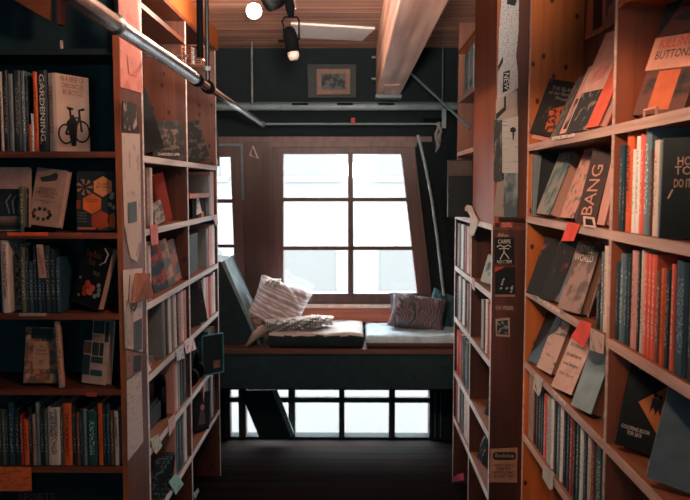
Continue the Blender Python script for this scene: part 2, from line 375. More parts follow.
# picture on far wall
pa, pb = PY(308, 65, FAR), PY(356, 98, FAR)
pic = thing('picture_frame', 'small dark wooden framed picture with pale mat high on the far wall', 'picture', (pa.x, FAR-.02, pb.z))
MB().box((pa.x, FAR-.03, pb.z), (pb.x, FAR-.001, pa.z)).build('backing_board', plain('#1a2426'), pic)
fr = MB(); x0, z1, x1, z0 = *[PY(317, 70, FAR).x, PY(317, 70, FAR).z], *[PY(350, 95, FAR).x, PY(350, 95, FAR).z]
for a, b in (((x0, z0), (x1, z0+.03)), ((x0, z1-.03), (x1, z1)), ((x0, z0+.03), (x0+.03, z1-.03)), ((x1-.03, z0+.03), (x1, z1-.03))):
    fr.box((a[0], FAR-.045, a[1]), (b[0], FAR-.029, b[1]))
fr.build('frame', plain('#6b5247'), pic)
MB().box((x0+.03, FAR-.036, z0+.03), (x1-.03, FAR-.031, z1-.03)).build('print', print_mat('#4a5052', '#20292c', 20, 22, .5), pic)
# triangle mark
tp = [PY(253, 146, FAR-.01), PY(258, 158.5, FAR-.01), PY(250, 155, FAR-.01)]
tag(MB().tube(tp, .006, 6, closed=True).build('triangle_sign', plain('#c8c2bd')), 'small white triangle outline fixed to the brown panel between the windows', 'sign')
# ------------------------------------------------------------------ spotlights
sb = PY(254, 11, 3.55)
sp = thing('track_spotlight', 'lit ceiling spotlight glowing white near the left of the ceiling', 'spotlight', (sb.x+.08, 3.55, CEIL))
bmx = bmesh.new(); bmesh.ops.create_uvsphere(bmx, u_segments=20, v_segments=12, radius=.034, matrix=Matrix.Translation(sb)); o_ = MB(); o_.bm = bmx
o_.build('bulb', emit_mat('#ffe9dc', 30), sp, smooth=True)
MB().tube([sb+Vector((.05, .05, .045)), sb+Vector((.09, .07, .075)), sb+Vector((.15, .09, .11))], [.042, .05, .03], 16).build('lamp_housing', M_BLACK, sp, smooth=True)
MB().tube([sb+Vector((.12, .05, .07)), (sb.x+.12, 3.6, CEIL)], .01, 8).build('mount_arm', M_BLACK, sp)
sy = 3.0; A = lambda x, y: PY(x, y, sy)
s2 = thing('track_spotlight', 'black cylindrical spotlight hanging unlit on a wire bracket from the ceiling', 'spotlight', (A(290, 30).x, sy, CEIL))
MB().tube([A(289, 27), A(289, 30), A(291, 40), A(293, 52)], [.012, .022, .027, .026], 16).build('lamp_housing', M_BLACK, s2, smooth=True)
MB().tube([A(293, 52), A(293.5, 56), A(294, 60)], [.021, .022, .015], 16).build('lens', plain('#b9a49b', .3), s2, smooth=True)
MB().tube([A(284, 42), A(283.5, 26), A(282, 21), A(285, 17), A(291, 17), A(297, 17), A(299, 20), A(299, 40)], .0035, 6).build('wire_bracket', M_BLACK, s2)
MB().tube([A(278.5, 41), A(284, 41)], .006, 8).build('knob', M_BLACK, s2)
MB().tube([A(291, 16), A(290, 8), A(288, -8), (A(288, 0).x, sy, CEIL)], [.012, .018, .016, .014], 12).build('swivel_arm', M_BLACK, s2, smooth=True)
for x in (287.5, 292): MB().tube([A(x, -6), A(x+4, 9)], .003, 6).build('clip', M_CHROME, s2)
# wire guard near left case top
g0 = PX(193, 56, -.60)
wg = thing('wire_guard', 'small copper coloured wire cage above the chrome rail on the left', 'wire cage', (g0.x, g0.y, g0.z-.04))
m_ = MB()
for k in range(5):
    s_ = .035+.004*math.sin(k*2); zz = g0.z-.034+k*.017
    m_.tube([(g0.x+s_*cx, g0.y+s_*.7*cy, zz) for cx, cy in ((-1,-1), (0,-1.15), (1,-1), (1.1,0), (1,1), (-1,1))], .0022, 5, closed=True)
for cx, cy in ((-1,-1), (0,-1.15), (1,-1), (1.1,0), (1,1), (-1,1)):
    m_.tube([(g0.x+.035*cx, g0.y+.025*cy, g0.z-.036), (g0.x+.037*cx, g0.y+.025*cy, g0.z+.036)], .0022, 5)
m_.build('cage', plain('#9a6a58', .35, .7), wg)
MB().tube([(g0.x, g0.y, g0.z-.03), (g0.x, g0.y, g0.z+.03)], .009, 8).build('sprinkler_head', M_STEEL, wg)
MB().tube([(g0.x-.02, g0.y, g0.z), (-.79, g0.y+.02, g0.z)], .005, 8).build('stem', M_STEEL, wg)
# ------------------------------------------------------------------ bookcases
ZS = [H+v for v in (.112, -.163, -.445, -.722, -1.01, -1.30)]
def case_y(label, X, back, ys, zs, top, group=None, end_mat=None, tops=None, edge=W_EDGE, skip=(), panel=W_CASE, wall=True):
    """a case whose open front faces the aisle: X front plane, back plane, ys = upright positions"""
    s = 1 if back > X else -1
    r = thing('bookcase', label, 'bookcase', ((X+back)/2, (ys[0]+ys[-1])/2, 0), group)
    for i, y in enumerate(ys):
        t = .018
        yy = (y, y+t) if i == 0 else ((y-t, y) if i == len(ys)-1 else (y-t/2, y+t/2))
        p = MB().box((X, yy[0], 0), (back, yy[1], top)).build('side_panel' if i in (0, len(ys)-1) else 'divider', (end_mat if (end_mat and i in end_mat) else None) and end_mat[i] or panel, r)
        MB().box((X-.002*s, yy[0], 0), (X, yy[1], top)).build('front_edge', edge, p)
    if wall: MB().box((back, ys[0], 0), (back+.01*s, ys[-1], top)).build('back_panel', W_DARK, r)
    MB().box((X, ys[0], top), (back, ys[-1], top+.02)).build('top_board', W_CASE, r)
    for j in range(len(ys)-1):
        a, b = ys[j]+.018*(1 if j == 0 else .5), ys[j+1]-.018*(1 if j == len(ys)-2 else .5)
        for k, z in enumerate(zs):
            if (j, k) in skip: continue
            sh = MB().box((X+.001*s, a, z-.022), (back, b, z)).build('shelf', W_SHELF, r)
            MB().box((X-.002*s, a, z-.024), (X+.001*s, b, z+.001)).build('shelf_edge', edge, sh)
    return r
LX = -.78; LB = -1.03
left_aisle = case_y('tall open wooden bookcase along the left of the aisle, beyond the flyer-covered panel', LX, LB, [2.915, 3.70, 4.50], ZS, H+.76,
       edge=wood('#bdb4b0', '#e6e2e0', 'y', scale=2), panel=wood('#44241a', '#633624', 'z', knots=True))  # pale edge strips, whitened further so their colour carries window daylight
hs = MB().box((LX, 2.935, H+.655), (LB, 3.69, H+.675)).build('shelf', wood('#4f2a1d', '#6b3b29', 'y'), left_aisle)
struct(MB().box((LX-.02, 2.92, H+.78), (LX, 4.6, CEIL)).build('trim_11', W_PINE2))
# right far case (lower, full depth) with closed upper panel
RX = .575; RB = .86
rz = [H+v for v in (-.160, -.447, -.735, -1.045, -1.31)]
far_case = case_y('bookcase beside the window seat on the right, with stickers on its end', RX, RB, [3.225, 3.80, 4.405], rz, H-.16-.02,
       edge=wood('#bdb4b0', '#e6e2e0', 'y', scale=2), panel=wood('#3b1e16', '#5a3024', 'z'), skip=((0, 0), (1, 0)))  # edge strips here take the same daylight-whitened colour
for o in [c for c in far_case.children if c.name.startswith('top_board')]:
    MB().box((RX-.003, 3.225, H-.182), (RX, 4.405, H-.158)).build('shelf_edge', plain('#d9d2cc', .5), o)
# upper unit
up = thing('wall_cabinet', 'upper orange-brown cabinet panel papered with newspaper, above the stickered bookcase', 'cabinet', ((RX+RB)/2, 3.5, H-.158))
MB().box((RX+.004, 3.225, H-.158), (RX+.022, 3.80, CEIL)).build('front_panel', wood('#86401f', '#a6552c', 'z'), up)
MB().box((RX+.022, 3.225, H-.158), (RB, 3.243, CEIL)).build('end_panel', wood('#52271a', '#6d3824', 'z'), up)
MB().box((RX+.004, 4.38, H-.158), (RB, 4.40, CEIL)).build('side_panel', W_CASE, up)
MB().box((RB, 3.243, H-.158), (RB+.01, 4.40, CEIL)).build('back_panel', W_DARK, up)
for z in (PX(457.6, 99.5, RX).z, PX(456, 152.7, RX).z):
    s_ = MB().box((RX+.005, 3.80, z-.02), (RB, 4.38, z)).build('shelf', W_SHELF, up)
    MB().box((RX+.002, 3.80, z-.022), (RX+.005, 4.38, z+.001)).build('shelf_edge', plain('#b98f7c'), s_)
MB().box((RX+.005, 3.80, H+.72), (RB, 4.38, H+.74)).build('top_board', W_PINE2, up)
# right near case
NX = .667; NB = .865
nz = [H+v for v in (.155, -.115, -.396, -.675, -.965)]
near_case = case_y('large pine bookcase nearest the camera on the right, filled with displayed books', NX, NB, [1.05, 2.03, 3.02], nz, H+.86,
       end_mat={2: W_PINE, 1: wood('#84402a', '#a3573a', 'z')}, edge=wood('#a98272', '#cfa998', 'y', scale=2), panel=W_PINE2, wall=False, skip=())
MB().box((NB, 1.05, 0), (NB+.01, 3.02, H+.86)).build('back_panel', wood('#5f3a2c', '#7d5240', 'z'), near_case)
sh = MB().box((NX, 1.07, H+.445), (NB, 2.02, H+.465)).build('shelf', W_PINE2, near_case)
# pale label strips and staples
# front left case: faces the camera
FY = 2.65; FXR = LX; FXL = -1.95
fz = [H+v for v in (.116, -.158, -.436, -.700, -.975)]
fcase = thing('bookcase', 'dark wooden bookcase facing the camera on the far left edge', 'bookcase', ((FXR+FXL)/2, FY+.13, 0))
sp_ = MB().box((FXR-.018, FY, 0), (FXR, FY+.262, CEIL-.01)).build('side_panel', wood('#532a1c', '#74402c', 'z'), fcase)
MB().box((FXR-.02, FY-.003, 0), (FXR, FY, CEIL-.01)).build('front_edge', wood('#84431f', '#a35a30', 'z'), sp_)
MB().box((FXL, FY, 0), (FXL+.018, FY+.262, CEIL-.01)).build('side_panel', W_DARK, fcase)
MB().box((FXL, FY+.252, 0), (FXR-.018, FY+.262, CEIL-.01)).build('back_panel', plain('#20353a', .8), fcase)  # teal put into the back panel colour to imitate lifted shadow
for i, z in enumerate(fz):
    s_ = MB().box((FXL+.018, FY+.002, z-.022), (FXR-.018, FY+.252, z)).build('shelf', W_DARK, fcase)
    MB().box((FXL+.018, FY-.001, z-.020), (FXR-.02, FY+.002, z-.001)).build('shelf_edge', W_SHELFX, s_)
zt5 = PY(60, 50, FY).z
s_ = MB().box((FXL+.018, FY+.03, zt5-.01), (FXR-.018, FY+.252, zt5+.01)).build('shelf', plain('#16272b', .8), fcase)
MB().box((FXL+.018, FY+.06, fz[4]-.3), (FXR-.018, FY+.08, fz[4]-.022)).build('fascia_board', plain('#141f22', .8), fcase)
text('sign_lettering', 'SPORTS', fcase, PY(37, 497, FY+.058)-fcase.location, .13, .03, plain('#5c3a30'))
# upper left clutter above case
pl = [PY(14, 0, 2.9), PY(49, 0, 2.9), PY(49, 20, 2.9)]
tag(MB().prism([PY(-110, -79, 2.68), PY(49, -79, 2.68), PY(49, 20, 2.68), PY(14, 0, 2.68)], (0, .02, 0)).build('timber_offcut', wood('#6e3a20', '#8a4c2c', 'x')), 'orange slanted timber board end at the top left corner of the photo', 'board')
tag(MB().box(PY(57, 24, 2.68), PY(63, -78, 2.72)).build('wooden_post', plain('#4a2a25')), 'short dark red wooden post hanging beside the slanted board, top left', 'post')
p_ = PY(61.5, 45, 2.70); p_.z = zt5+.0105; tag(MB().tube([p_, p_+Vector((0, 0, .03))], .005, 10).build('candle_stub', plain('#b9a79c')), 'tiny pale cylinder standing on the dark top shelf at upper left', 'candle')

# ------------------------------------------------------------------ books
CN = {'cream': ('#cdb7a8', '#7a4436'), 'white': ('#dcd6d0', '#555'), 'tan': ('#a98270', '#4a2a22'), 'orange': ('#d0592a', '#5b2212'), 'coral': ('#d9604c', '#f0c8b8'),
      'red': ('#a3342e', '#e6c2b6'), 'maroon': ('#4a2424', '#9a7a70'), 'navy': ('#25404c', '#8fa3a8'), 'black': ('#18262b', '#9a9490'), 'charcoal': ('#2b3436', '#8d9290'),  # black covers tinted teal to stand in for lifted shadow tone
      'grey': ('#747b7c', '#333b3e'), 'teal': ('#2c6c77', '#bcd6d6'), 'blue': ('#5b8fa8', '#e0e6e8'), 'pink': ('#c58f85', '#6a3a38'), 'brown': ('#6b4434', '#cfa58c'),
      'olive': ('#555848', '#b5b09a'), 'slate': ('#5f7379', '#dfe4e2'), 'green': ('#1d4a46', '#b9c9bd'), 'pale grey': ('#a9a9a6', '#50565a')}
for k in list(CN):
    a, b = CN[k]
    if len(b) == 4: b = '#'+''.join(c*2 for c in b[1:])
    CN[k] = (a, b)
def book_mesh(t, d, h, mode):
    """cover shell and page block; spine frame x:0..t, y:0(spine)..d; mode 'face' turns it to show its front"""
    c = .0022; rr = min(.004, t*.2)
    U = [(0, rr), (t*.25, 0), (t*.75, 0), (t, rr), (t, d), (t-c, d), (t-c, rr+c), (c, rr+c), (c, d), (0, d)]
    f = (lambda x, y, z: Vector((x, y, z))) if mode == 'spine' else (lambda x, y, z: Vector((y-d/2, x, z)))
    cv = MB(); cv.prism([f(x, y, 0) for x, y in U], (0, 0, h))
    pg = MB(); a, b = f(c+.0003, rr+c, .004), f(t-c-.0003, d-.004, h-.004); pg.box(a, b)
    return cv, pg
def make_book(t, d, h, mode, colour, pages='#c2a596', ink=True, mat=None, band=(.2, .85), pagepart=True):
    cv, pg = book_mesh(t, d, h, mode)
    m = mat or cover_mat(CN[colour][0], CN[colour][1] if ink else None, band=band)
    o = cv.build('book', m, world=False)
    if pagepart: pg.build('page_block', page_mat(pages), o, world=False)
    return o
SZ = lambda t: 'slim' if t < .018 else ('thick' if t > .034 else 'medium')
def ordn(n): return ['first', 'second', 'third', 'fourth', 'fifth', 'sixth', 'seventh', 'eighth', 'ninth', 'tenth', 'eleventh', 'twelfth', 'thirteenth', 'fourteenth', 'fifteenth',
    'sixteenth', 'seventeenth', 'eighteenth', 'nineteenth', 'twentieth', 'twenty-first', 'twenty-second', 'twenty-third', 'twenty-fourth', 'twenty-fifth', 'twenty-sixth', 'twenty-seventh', 'twenty-eighth'][n]
def row(plane, val, zbase, where, group, items, ymid, depth=.15, maxh=.25, pages=True, inset=.012, start=0):
    """spine-out books; items (px0, px1, ytop, colour[, lean[, label[, extra]]])"""
    res = []
    for n, it in enumerate(items):
        x0, x1, yt, colour = it[:4]; lean = it[4] if len(it) > 4 else 0; lab = it[5] if len(it) > 5 else None
        if plane == 'Y':
            a, b = PY(x0, ymid, val+inset), PY(x1, ymid, val+inset); t = abs(b.x-a.x); zt_ = PY((x0+x1)/2, yt, val+inset).z; yaw = 0
            loc = Vector((a.x, val+inset, zbase))
        else:
            s = 1 if val > 0 else -1
            xx = val+inset*s
            a, b = PX(x0, ymid, xx), PX(x1, ymid, xx); t = abs(b.y-a.y); zt_ = PX((x0+x1)/2, yt, xx).z; yaw = -90*s
            ups = {LX: (2.924, 3.70, 4.491), RX: (3.234, 3.80, 4.396), NX: (1.06, 2.03, 3.011)}[val]
            ya_, yb_ = sorted((a.y, b.y)); mid = (ya_+yb_)/2
            for u in ups:
                if ya_ < u+.0095 and yb_ > u-.0095:
                    if u == ups[0] or (u != ups[-1] and mid > u): ya_ = u+.011; yb_ = max(yb_, ya_+.008)
                    else: yb_ = u-.011; ya_ = min(ya_, yb_-.008)
            t = yb_-ya_; loc = Vector((xx, ya_ if s < 0 else yb_, zbase))
        h = max(.09, min(zt_-zbase, maxh)); t = max(t*.96, .004)
        d = min(depth, max(.11, h*.72))
        o = make_book(t, d, h, 'spine', colour, pagepart=pages and t > .007, pages=random.choice(['#c2a596', '#b59a8c', '#cdb4a5']))
        L = rad(lean); o.rotation_euler = Matrix.Rotation(rad(yaw), 3, 'Z').to_euler()
        if lean:
            o.matrix_world = Matrix.Translation(loc) @ Matrix.Rotation(rad(yaw), 4, 'Z') @ Matrix.Rotation(L, 4, 'Y')
            e = o.matrix_world.to_euler(); o.rotation_euler = e; loc = loc + Vector((0, 0, (t*math.sin(L) if L > 0 else 0)+.0005))
        o.location = loc+Vector((0, 0, .0015))
        w = f"{SZ(t)} {colour} book" if t > .007 else f"thin {colour} booklet"
        pos = ' leaning' if lean else ' upright'
        tag(o, lab or f"{w}{pos}, {ordn(n+start)} from left, {where}", 'book', group)
        res.append((o, t, d, h))
    return res
def face(label, X, Y, z, w, h, t, yaw, lean, roll, colour, mat=None, pages='#c9a596', group=None, name='book'):
    o = make_book(t, w, h, 'face', colour, ink=False, mat=mat, pages=pages); o.name = name
    M = Matrix.Rotation(rad(yaw), 4, 'Z') @ Matrix.Rotation(rad(-lean), 4, 'X') @ Matrix.Rotation(rad(roll), 4, 'Y')
    o.rotation_euler = M.to_euler()
    low = min((M @ Vector((sx*w/2, yy, 0))).z for sx in (-1, 1) for yy in (0, t))
    o.location = (X, Y, z-low+.002)
    return tag(o, label, 'book', group)
def art(parent, name, pts, mat, yoff=-.0006, th=.0008):
    """flat printed shape on a face-out cover, pts in (x,z)"""
    return MB().prism([(p[0], yoff, p[1]) for p in pts], (0, -th, 0)).build(name, mat, parent, world=False)
def rect(x0, z0, x1, z1): return [(x0, z0), (x1, z0), (x1, z1), (x0, z1)]
def hexa(cx, cz, r): return [(cx+r*math.sin(i*math.pi/3), cz+r*math.cos(i*math.pi/3)) for i in range(6)]
INK = plain('#20282b'); RINK = plain('#7b3527'); OINK = plain('#d8602e'); WINK = plain('#d5ccc4')
# --- front left case
G1 = 'upright books on the top row of the front left bookcase'; wh = 'top row of front left bookcase'
r1 = row('Y', FY, fz[0], wh, G1, [
 (0, 2.6, 72, 'cream'), (3, 8, 70, 'black'), (8.3, 13, 74, 'grey'), (13.4, 21.3, 68, 'charcoal'), (21.6, 25, 71, 'slate'),
 (25.4, 28, 76, 'black'), (28.2, 30.3, 127, 'orange'), (30.5, 33, 114, 'white'), (33.2, 37.6, 72, 'orange'), (38, 47.5, 64, 'black', 0, 'tall black book with GARDENING in white letters down its spine')],
 110, depth=.17, maxh=.27)
o, t, d, h = r1[3]; text('title', 'AQUATINTS', o, (t/2, -.0012, h*.5), h*.5, t*.4, plain('#8d7a70'), (0, 0, -1), (1, 0, 0))
o, t, d, h = r1[-1]; text('title', 'GARDENING.', o, (t/2, -.0015, h*.52), h*.86, t*.55, WINK, (0, 0, -1), (1, 0, 0))
a = PY(67, 150, FY+.03)
o = face('cream book showing a dark bicycle on its cover, right of the gardening book', a.x+.004, FY+.085, fz[0], .155, .262, .038, 64, 0, 0, 'cream', group=None)

bc = plain('#1a2326')
for cx, cz, r in ((.038, .062, .036), (-.035, .050, .032)):
    MB().tube([(cx+r*math.cos(k*math.pi/12), -.0012, cz+r*math.sin(k*math.pi/12)+.01) for k in range(24)], .0032, 6, closed=True).build('bicycle_wheel_print', bc, o, world=False)
for seg in ([(-.035, .06), (-.01, .115), (.03, .12), (.038, .07)], [(-.01, .115), (.0, .065), (.03, .12)], [(-.035, .06), (0, .065)], [(.03, .12), (.028, .145), (.05, .15)], [(-.01, .115), (-.015, .145), (-.03, .15), (-.002, .147)]):
    MB().tube([(x, -.0012, z) for x, z in seg], .0042, 6).build('bicycle_frame_print', bc, o, world=False)
art(o, 'bicycle_shadow_print', [(-.03, .1), (.0, .13), (.02, .1), (.01, .02), (-.01, .02)], bc)
text('title', 'IN A BRIEF OF\nCHRONICLES\nBY BICYCLE', o, (.0, -.0012, .225), .105, .062, plain('#8a4a33'))
text('spine_title', 'CHRONICLES', o, (-.0785, .019, .14), .16, .016, plain('#9a4a32'), (0, 0, -1), (0, -1, 0))
G = 'face-out books on the second row of the front left bookcase'
a = PY(8, 229, FY+.02)
o = face('book with blank grey top half and dark plant picture, at the left photo edge', a.x, FY+.03, fz[1], .135, .22, .02, 0, 6, 0, 'pink', group=G, mat=plain('#a08479'))
art(o, 'plant_picture', rect(-.067, .004, .067, .145), plain('#18282c')); art(o, 'title_band', rect(-.067, .02, .045, .05), plain('#80685f'))
for k in range(4): MB().tube([(.0+k*.016, -.0015, .06), (-.012+k*.022, -.0015, .1), (.004+k*.02, -.0015, .125)], .003, 5).build('leaf_print', plain('#66645c'), o, world=False)
row('Y', FY, fz[1], 'second row of front left bookcase', G, [(19, 24, 187, 'olive')], 210, depth=.13)
a = PY(41, 228, FY+.03)
o = face('tan Monsters Heroes and Counties book leaning right on a small stand', a.x, FY+.04, fz[1]+.008, .125, .200, .028, -14, 10, 6, 'tan', mat=plain('#b08b78'), group=G)
text('title', 'MONSTERS,\nHEROES, AND\nCOUNTIES', o, (0, -.001, .115), .085, .036, RINK); text('subtitle', 'EXPLORING THE FURTHER\nMYTHS', o, (0, -.001, .083), .085, .012, plain('#4a3a34'))
art(o, 'bird_print', [(-.04, .165), (-.02, .172), (.0, .178), (.02, .19), (.03, .18), (.028, .162), (.0, .155), (-.03, .152)], plain('#3a3c3c'))
for k in range(10):
    an = k*.63; art(o, 'beast_print', hexa(-.01+.035*math.cos(an), .04+.018*math.sin(an), .0075), plain('#54443e') if k % 3 else INK)
bs = MB().box((a.x-.05, FY+.012, fz[1]), (a.x+.045, FY+.05, fz[1]+.008)); bs.box((a.x-.05, FY+.012, fz[1]), (a.x+.045, FY+.016, fz[1]+.018))
tag(bs.build('book_stand', M_BLACK), 'low black stand holding the tan monsters book on the second row', 'book stand')
a = PY(94.5, 228, FY+.03)
o = face('dark book with orange hexagons on its cover, second row of front left bookcase', a.x, FY+.04, fz[1], .138, .205, .03, 0, 5, 0, 'charcoal', mat=plain('#22282a'), group=G)
HX = [(.025, .152, .036, '#e08a55'), (-.012, .093, .036, '#d8662c'), (.018, .035, .036, '#9c3f22'), (.064, .035, .028, '#cf5c26')]
for cx, cz, r, c in HX: art(o, 'hexagon_print', [(min(.068, x), max(.003, z)) for x, z in hexa(cx, cz, r)], plain(c))
text('title', 'The Bee\nBecoming', o, (.025, -.0015, .155), .042, .02, plain('#4a3020')); text('subtitle', 'THE ESSENTIAL\nHANDBOOK', o, (-.012, -.0015, .103), .045, .012, plain('#5a2a18'))
for k in range(7):
    an = k*.9; art(o, 'flower_print', [(-.038+.006*math.cos(an), .15+.006*math.sin(an)), (-.038+.027*math.cos(an-.22), .15+.027*math.sin(an-.22)), (-.038+.03*math.cos(an+.22), .15+.03*math.sin(an+.22))], plain('#a07458'))
for x, z in ((.055, .115), (.05, .09), (.062, .08), (.058, .125)): art(o, 'blossom_print', hexa(x, z, .008), plain('#a88a7a'))
art(o, 'honey_print', rect(-.066, .075, -.052, .105), plain('#8a3c22')); art(o, 'border_print', rect(-.06, .004, .0, .012), plain('#b5653c'))
for k in range(4): art(o, 'line_print', rect(-.062, .03+k*.01, -.03, .032+k*.01), plain('#6a6a64'))
# third row
wh = 'third row of front left bookcase'; G = 'books on the third row of the front left bookcase'
r3 = row('Y', FY, fz[2], wh, G, [(1, 9.5, 239, 'cream', 0, 'cream book with vertical brown title, far left of the third row')], 280, depth=.15)
o, t, d, h = r3[-1]; text('title', 'Eat and Learn with Daisy', o, (t/2, -.0015, h*.58), h*.72, t*.5, RINK, (0, 0, -1), (1, 0, 0))
a = PY(15, 311, FY+.03)
face('cream cover panel angled behind the cream Eat and Learn spine', a.x+.003, FY+.075, fz[2], .10, .235, .02, 55, 0, 0, 'cream', mat=print_mat('#9a7a6a', '#2a2d2d', 90, 60, .5), group=G)
row('Y', FY, fz[2], wh, G, [(20.5, 25.5, 248, 'olive'), (26, 28, 252, 'charcoal'), (28.5, 33, 262, 'navy'), (33.5, 37, 246, 'black'), (37.5, 41, 255, 'navy'), (41.5, 44.5, 258, 'black'),
    (45, 50, 246, 'charcoal'), (50.5, 55, 250, 'black'), (55.5, 60, 258, 'navy')], 280, depth=.15, start=2)
p0, p1 = PY(36.5, 244, FY+.008), PY(46, 278, FY+.008)
c_ = tag(MB().prism([PY(36, 244.5, FY+.006), PY(43, 244.5, FY+.006), PY(46.5, 278, FY+.006), PY(39, 278, FY+.006)], (0, .003, 0)).build('bookmark_card', plain('#ad8577')), 'pinkish card with brown writing propped on dark spines of the third row', 'card')
text('lettering', 'Great British', c_, (0, -.004, .06), .09, .011, RINK, (.18, 0, -.98), (.98, 0, .18))
a = PY(85, 311, FY+.03)
o = face('black book with a red rose on its cover, tilted right on the third row', a.x-.008, FY+.045, fz[2], .128, .225, .034, -24, 6, 14, 'black', mat=plain('#141a1c', .4), pages='#c89a86', group=G)
rose = plain('#c3482f')
for k in range(9):
    an = k*2.4; rr = .004+k*.0024; art(o, 'rose_petal', hexa(.0+rr*math.cos(an), .062+rr*math.sin(an), .012), plain(['#c3482f', '#a23524', '#d9674a'][k % 3]), yoff=-.0006-.0004*k)
for x, z in ((.042, .085), (.048, .07), (.05, .055), (-.045, .09), (-.035, .03), (.035, .045)): art(o, 'leaf_print', hexa(x, z, .009 if x > 0 else .005), plain('#8b8a84'))
text('title', 'The Rose\nPost', o, (-.01, -.001, .17), .07, .05, plain('#7d3a2c')); text('subtitle', 'TRUE', o, (.02, -.001, .122), .03, .014, plain('#9a8c84'))
MB().tube([(.03, -.001, .215), (.05, -.001, .2), (.045, -.001, .17), (.025, -.001, .155)], .003, 6).build('ribbon_print', plain('#a8948a'), o, world=False)
# fourth row
G = 'face-out books on the fourth row of the front left bookcase'
a = PY(39, 383, FY+.03)
o = face('floral covered book with cream title label, fourth row of front left bookcase', a.x, FY+.035, fz[3]+.006, .118, .195, .02, 4, 9, 1.5, 'brown', mat=print_mat('#5a4a40', '#a06a4c', 45, 45, .5), group=G)
art(o, 'title_label', rect(-.026, .05, .03, .145), plain('#ad7f5d')); text('title', 'The\nBoatman\nChronicler', o, (.002, -.0016, .115), .042, .035, INK); art(o, 'emblem_print', hexa(.002, .075, .008), INK)
for k in range(16):
    x = random.uniform(-.05, .05); z = random.choice([random.uniform(.008, .045), random.uniform(.15, .17)])
    art(o, 'blossom_print', hexa(x, z, random.uniform(.006, .011)), plain(random.choice(['#b5653c', '#8d4a30', '#a48a78', '#3a3230'])), yoff=-.0006-.0003*k/3)
art(o, 'dark_band', rect(-.035, .155, .04, .19), plain('#1d2426'), yoff=-.0035)
row('Y', FY, fz[3], 'fourth row of front left bookcase', G, [(57, 62.5, 322, 'tan', -2, 'narrow tan book standing right of the floral covered book, fourth row')], 350, depth=.02)
a = PY(90, 384, FY+.03)
o = face('book with dark green photo squares in a white grid, fourth row', a.x+.005, FY+.05, fz[3], .108, .225, .03, -20, 7, 1, 'green', mat=plain('#b59a8b'), pages='#b98f7e', group=G)
for (x0, z0, x1, z1, c) in ((-.052, .15, -.018, .222, '#16282b'), (-.014, .178, .032, .222, '#3b3c38'), (-.052, .105, -.018, .146, '#5c4238'), (-.014, .1, .014, .146, '#2b3a38'), (.017, .1, .034, .146, '#27332f'),
    (-.052, .03, -.02, .1, '#173138'), (-.016, .074, .034, .096, '#2e3f3e'), (-.016, .03, .034, .05, '#1f4a4c'), (.036, .15, .053, .222, '#2a3334')): art(o, 'photo_print', rect(x0, z0, x1, z1), plain(c))
art(o, 'title_label', rect(-.014, .148, .032, .176), plain('#b08f7a')); text('title', 'SMALL\nSPACES', o, (.009, -.0016, .162), .04, .02, RINK)
# fifth row
wh = 'fifth row of front left bookcase'; G = 'spines on the fifth row of the front left bookcase'
r5 = row('Y', FY, fz[4], wh, G, [(-2.5, 2, 410, 'charcoal'), (2.2, 5, 410, 'olive'), (5.2, 8, 410, 'charcoal'), (8.3, 14, 403, 'navy'), (14.5, 19.5, 410, 'black'), (20, 22.8, 416, 'red'),
 (23, 28.4, 420, 'orange'), (28.8, 32, 408, 'black'), (32.3, 35.6, 415, 'tan'), (36, 39.6, 403, 'grey'), (40, 44, 408, 'black'), (44.4, 47.5, 410, 'olive'),
 (48, 60.5, 408, 'cream', 0, 'thick cream American Pastimes book in the middle of the fifth row'), (61, 62.8, 411, 'olive'), (63.2, 72, 404, 'orange', 0, 'thick orange book right of the American Pastimes book'),
 (72.5, 76, 405, 'black'), (76.4, 79.7, 413, 'brown'), (80, 83, 409, 'charcoal'), (83.3, 86.6, 410, 'grey'), (87, 97, 412, 'green'), (98, 102.6, 404, 'orange'), (103, 106.4, 406, 'black'), (106.8, 110, 404, 'navy'),
 (110.4, 113.6, 412, 'brown'), (114.3, 118.5, 412, 'cream')], 435, depth=.16, maxh=.235)
o, t, d, h = r5[12]; text('title', 'AMERICAN\nPASTIMES', o, (t/2, -.0015, h*.72), h*.5, t*.7, INK, (0, 0, -1), (1, 0, 0)); text('author', 'HARLAN', o, (t/2, -.0015, h*.3), h*.22, t*.3, INK, (0, 0, -1), (1, 0, 0))
o, t, d, h = r5[14]; text('title', 'Scoring Basics', o, (t*.5, -.0015, h*.5), h*.7, t*.4, plain('#5b1d10'), (0, 0, -1), (1, 0, 0))
o, t, d, h = r5[-1]; text('title', 'RIVAL', o, (t*.5, -.0015, h*.7), h*.4, t*.6, INK, (0, 0, -1), (1, 0, 0))
# label strips
def label_strip(lab, x0, x1, y0, y1, c, name='shelf_label'):
    return tag(MB().box(PY(x0, y0, FY-.004), PY(x1, y1, FY-.002)).build(name, c), lab, 'label')
label_strip('long orange paper label on the shelf edge under the monsters book', 7, 48, 232.2, 236, plain('#d0572e'))
label_strip('beige paper label on the shelf edge under the third row of books', 19, 46.5, 313, 316, plain('#a58a78'))
l_ = label_strip('tiny red-framed label on the shelf edge above the cream RIVAL spine', 86, 97, 392.6, 396.4, plain('#a8432c'))
o = tag(MB().box(PY(-6, 467, FY-.006), PY(32, 491, FY-.004)).build('paper_sign', print_mat('#d3622e', '#a24420', 30, 120, .56)), 'bright orange paper sign hanging from the lowest shelf edge on the left', 'sign')
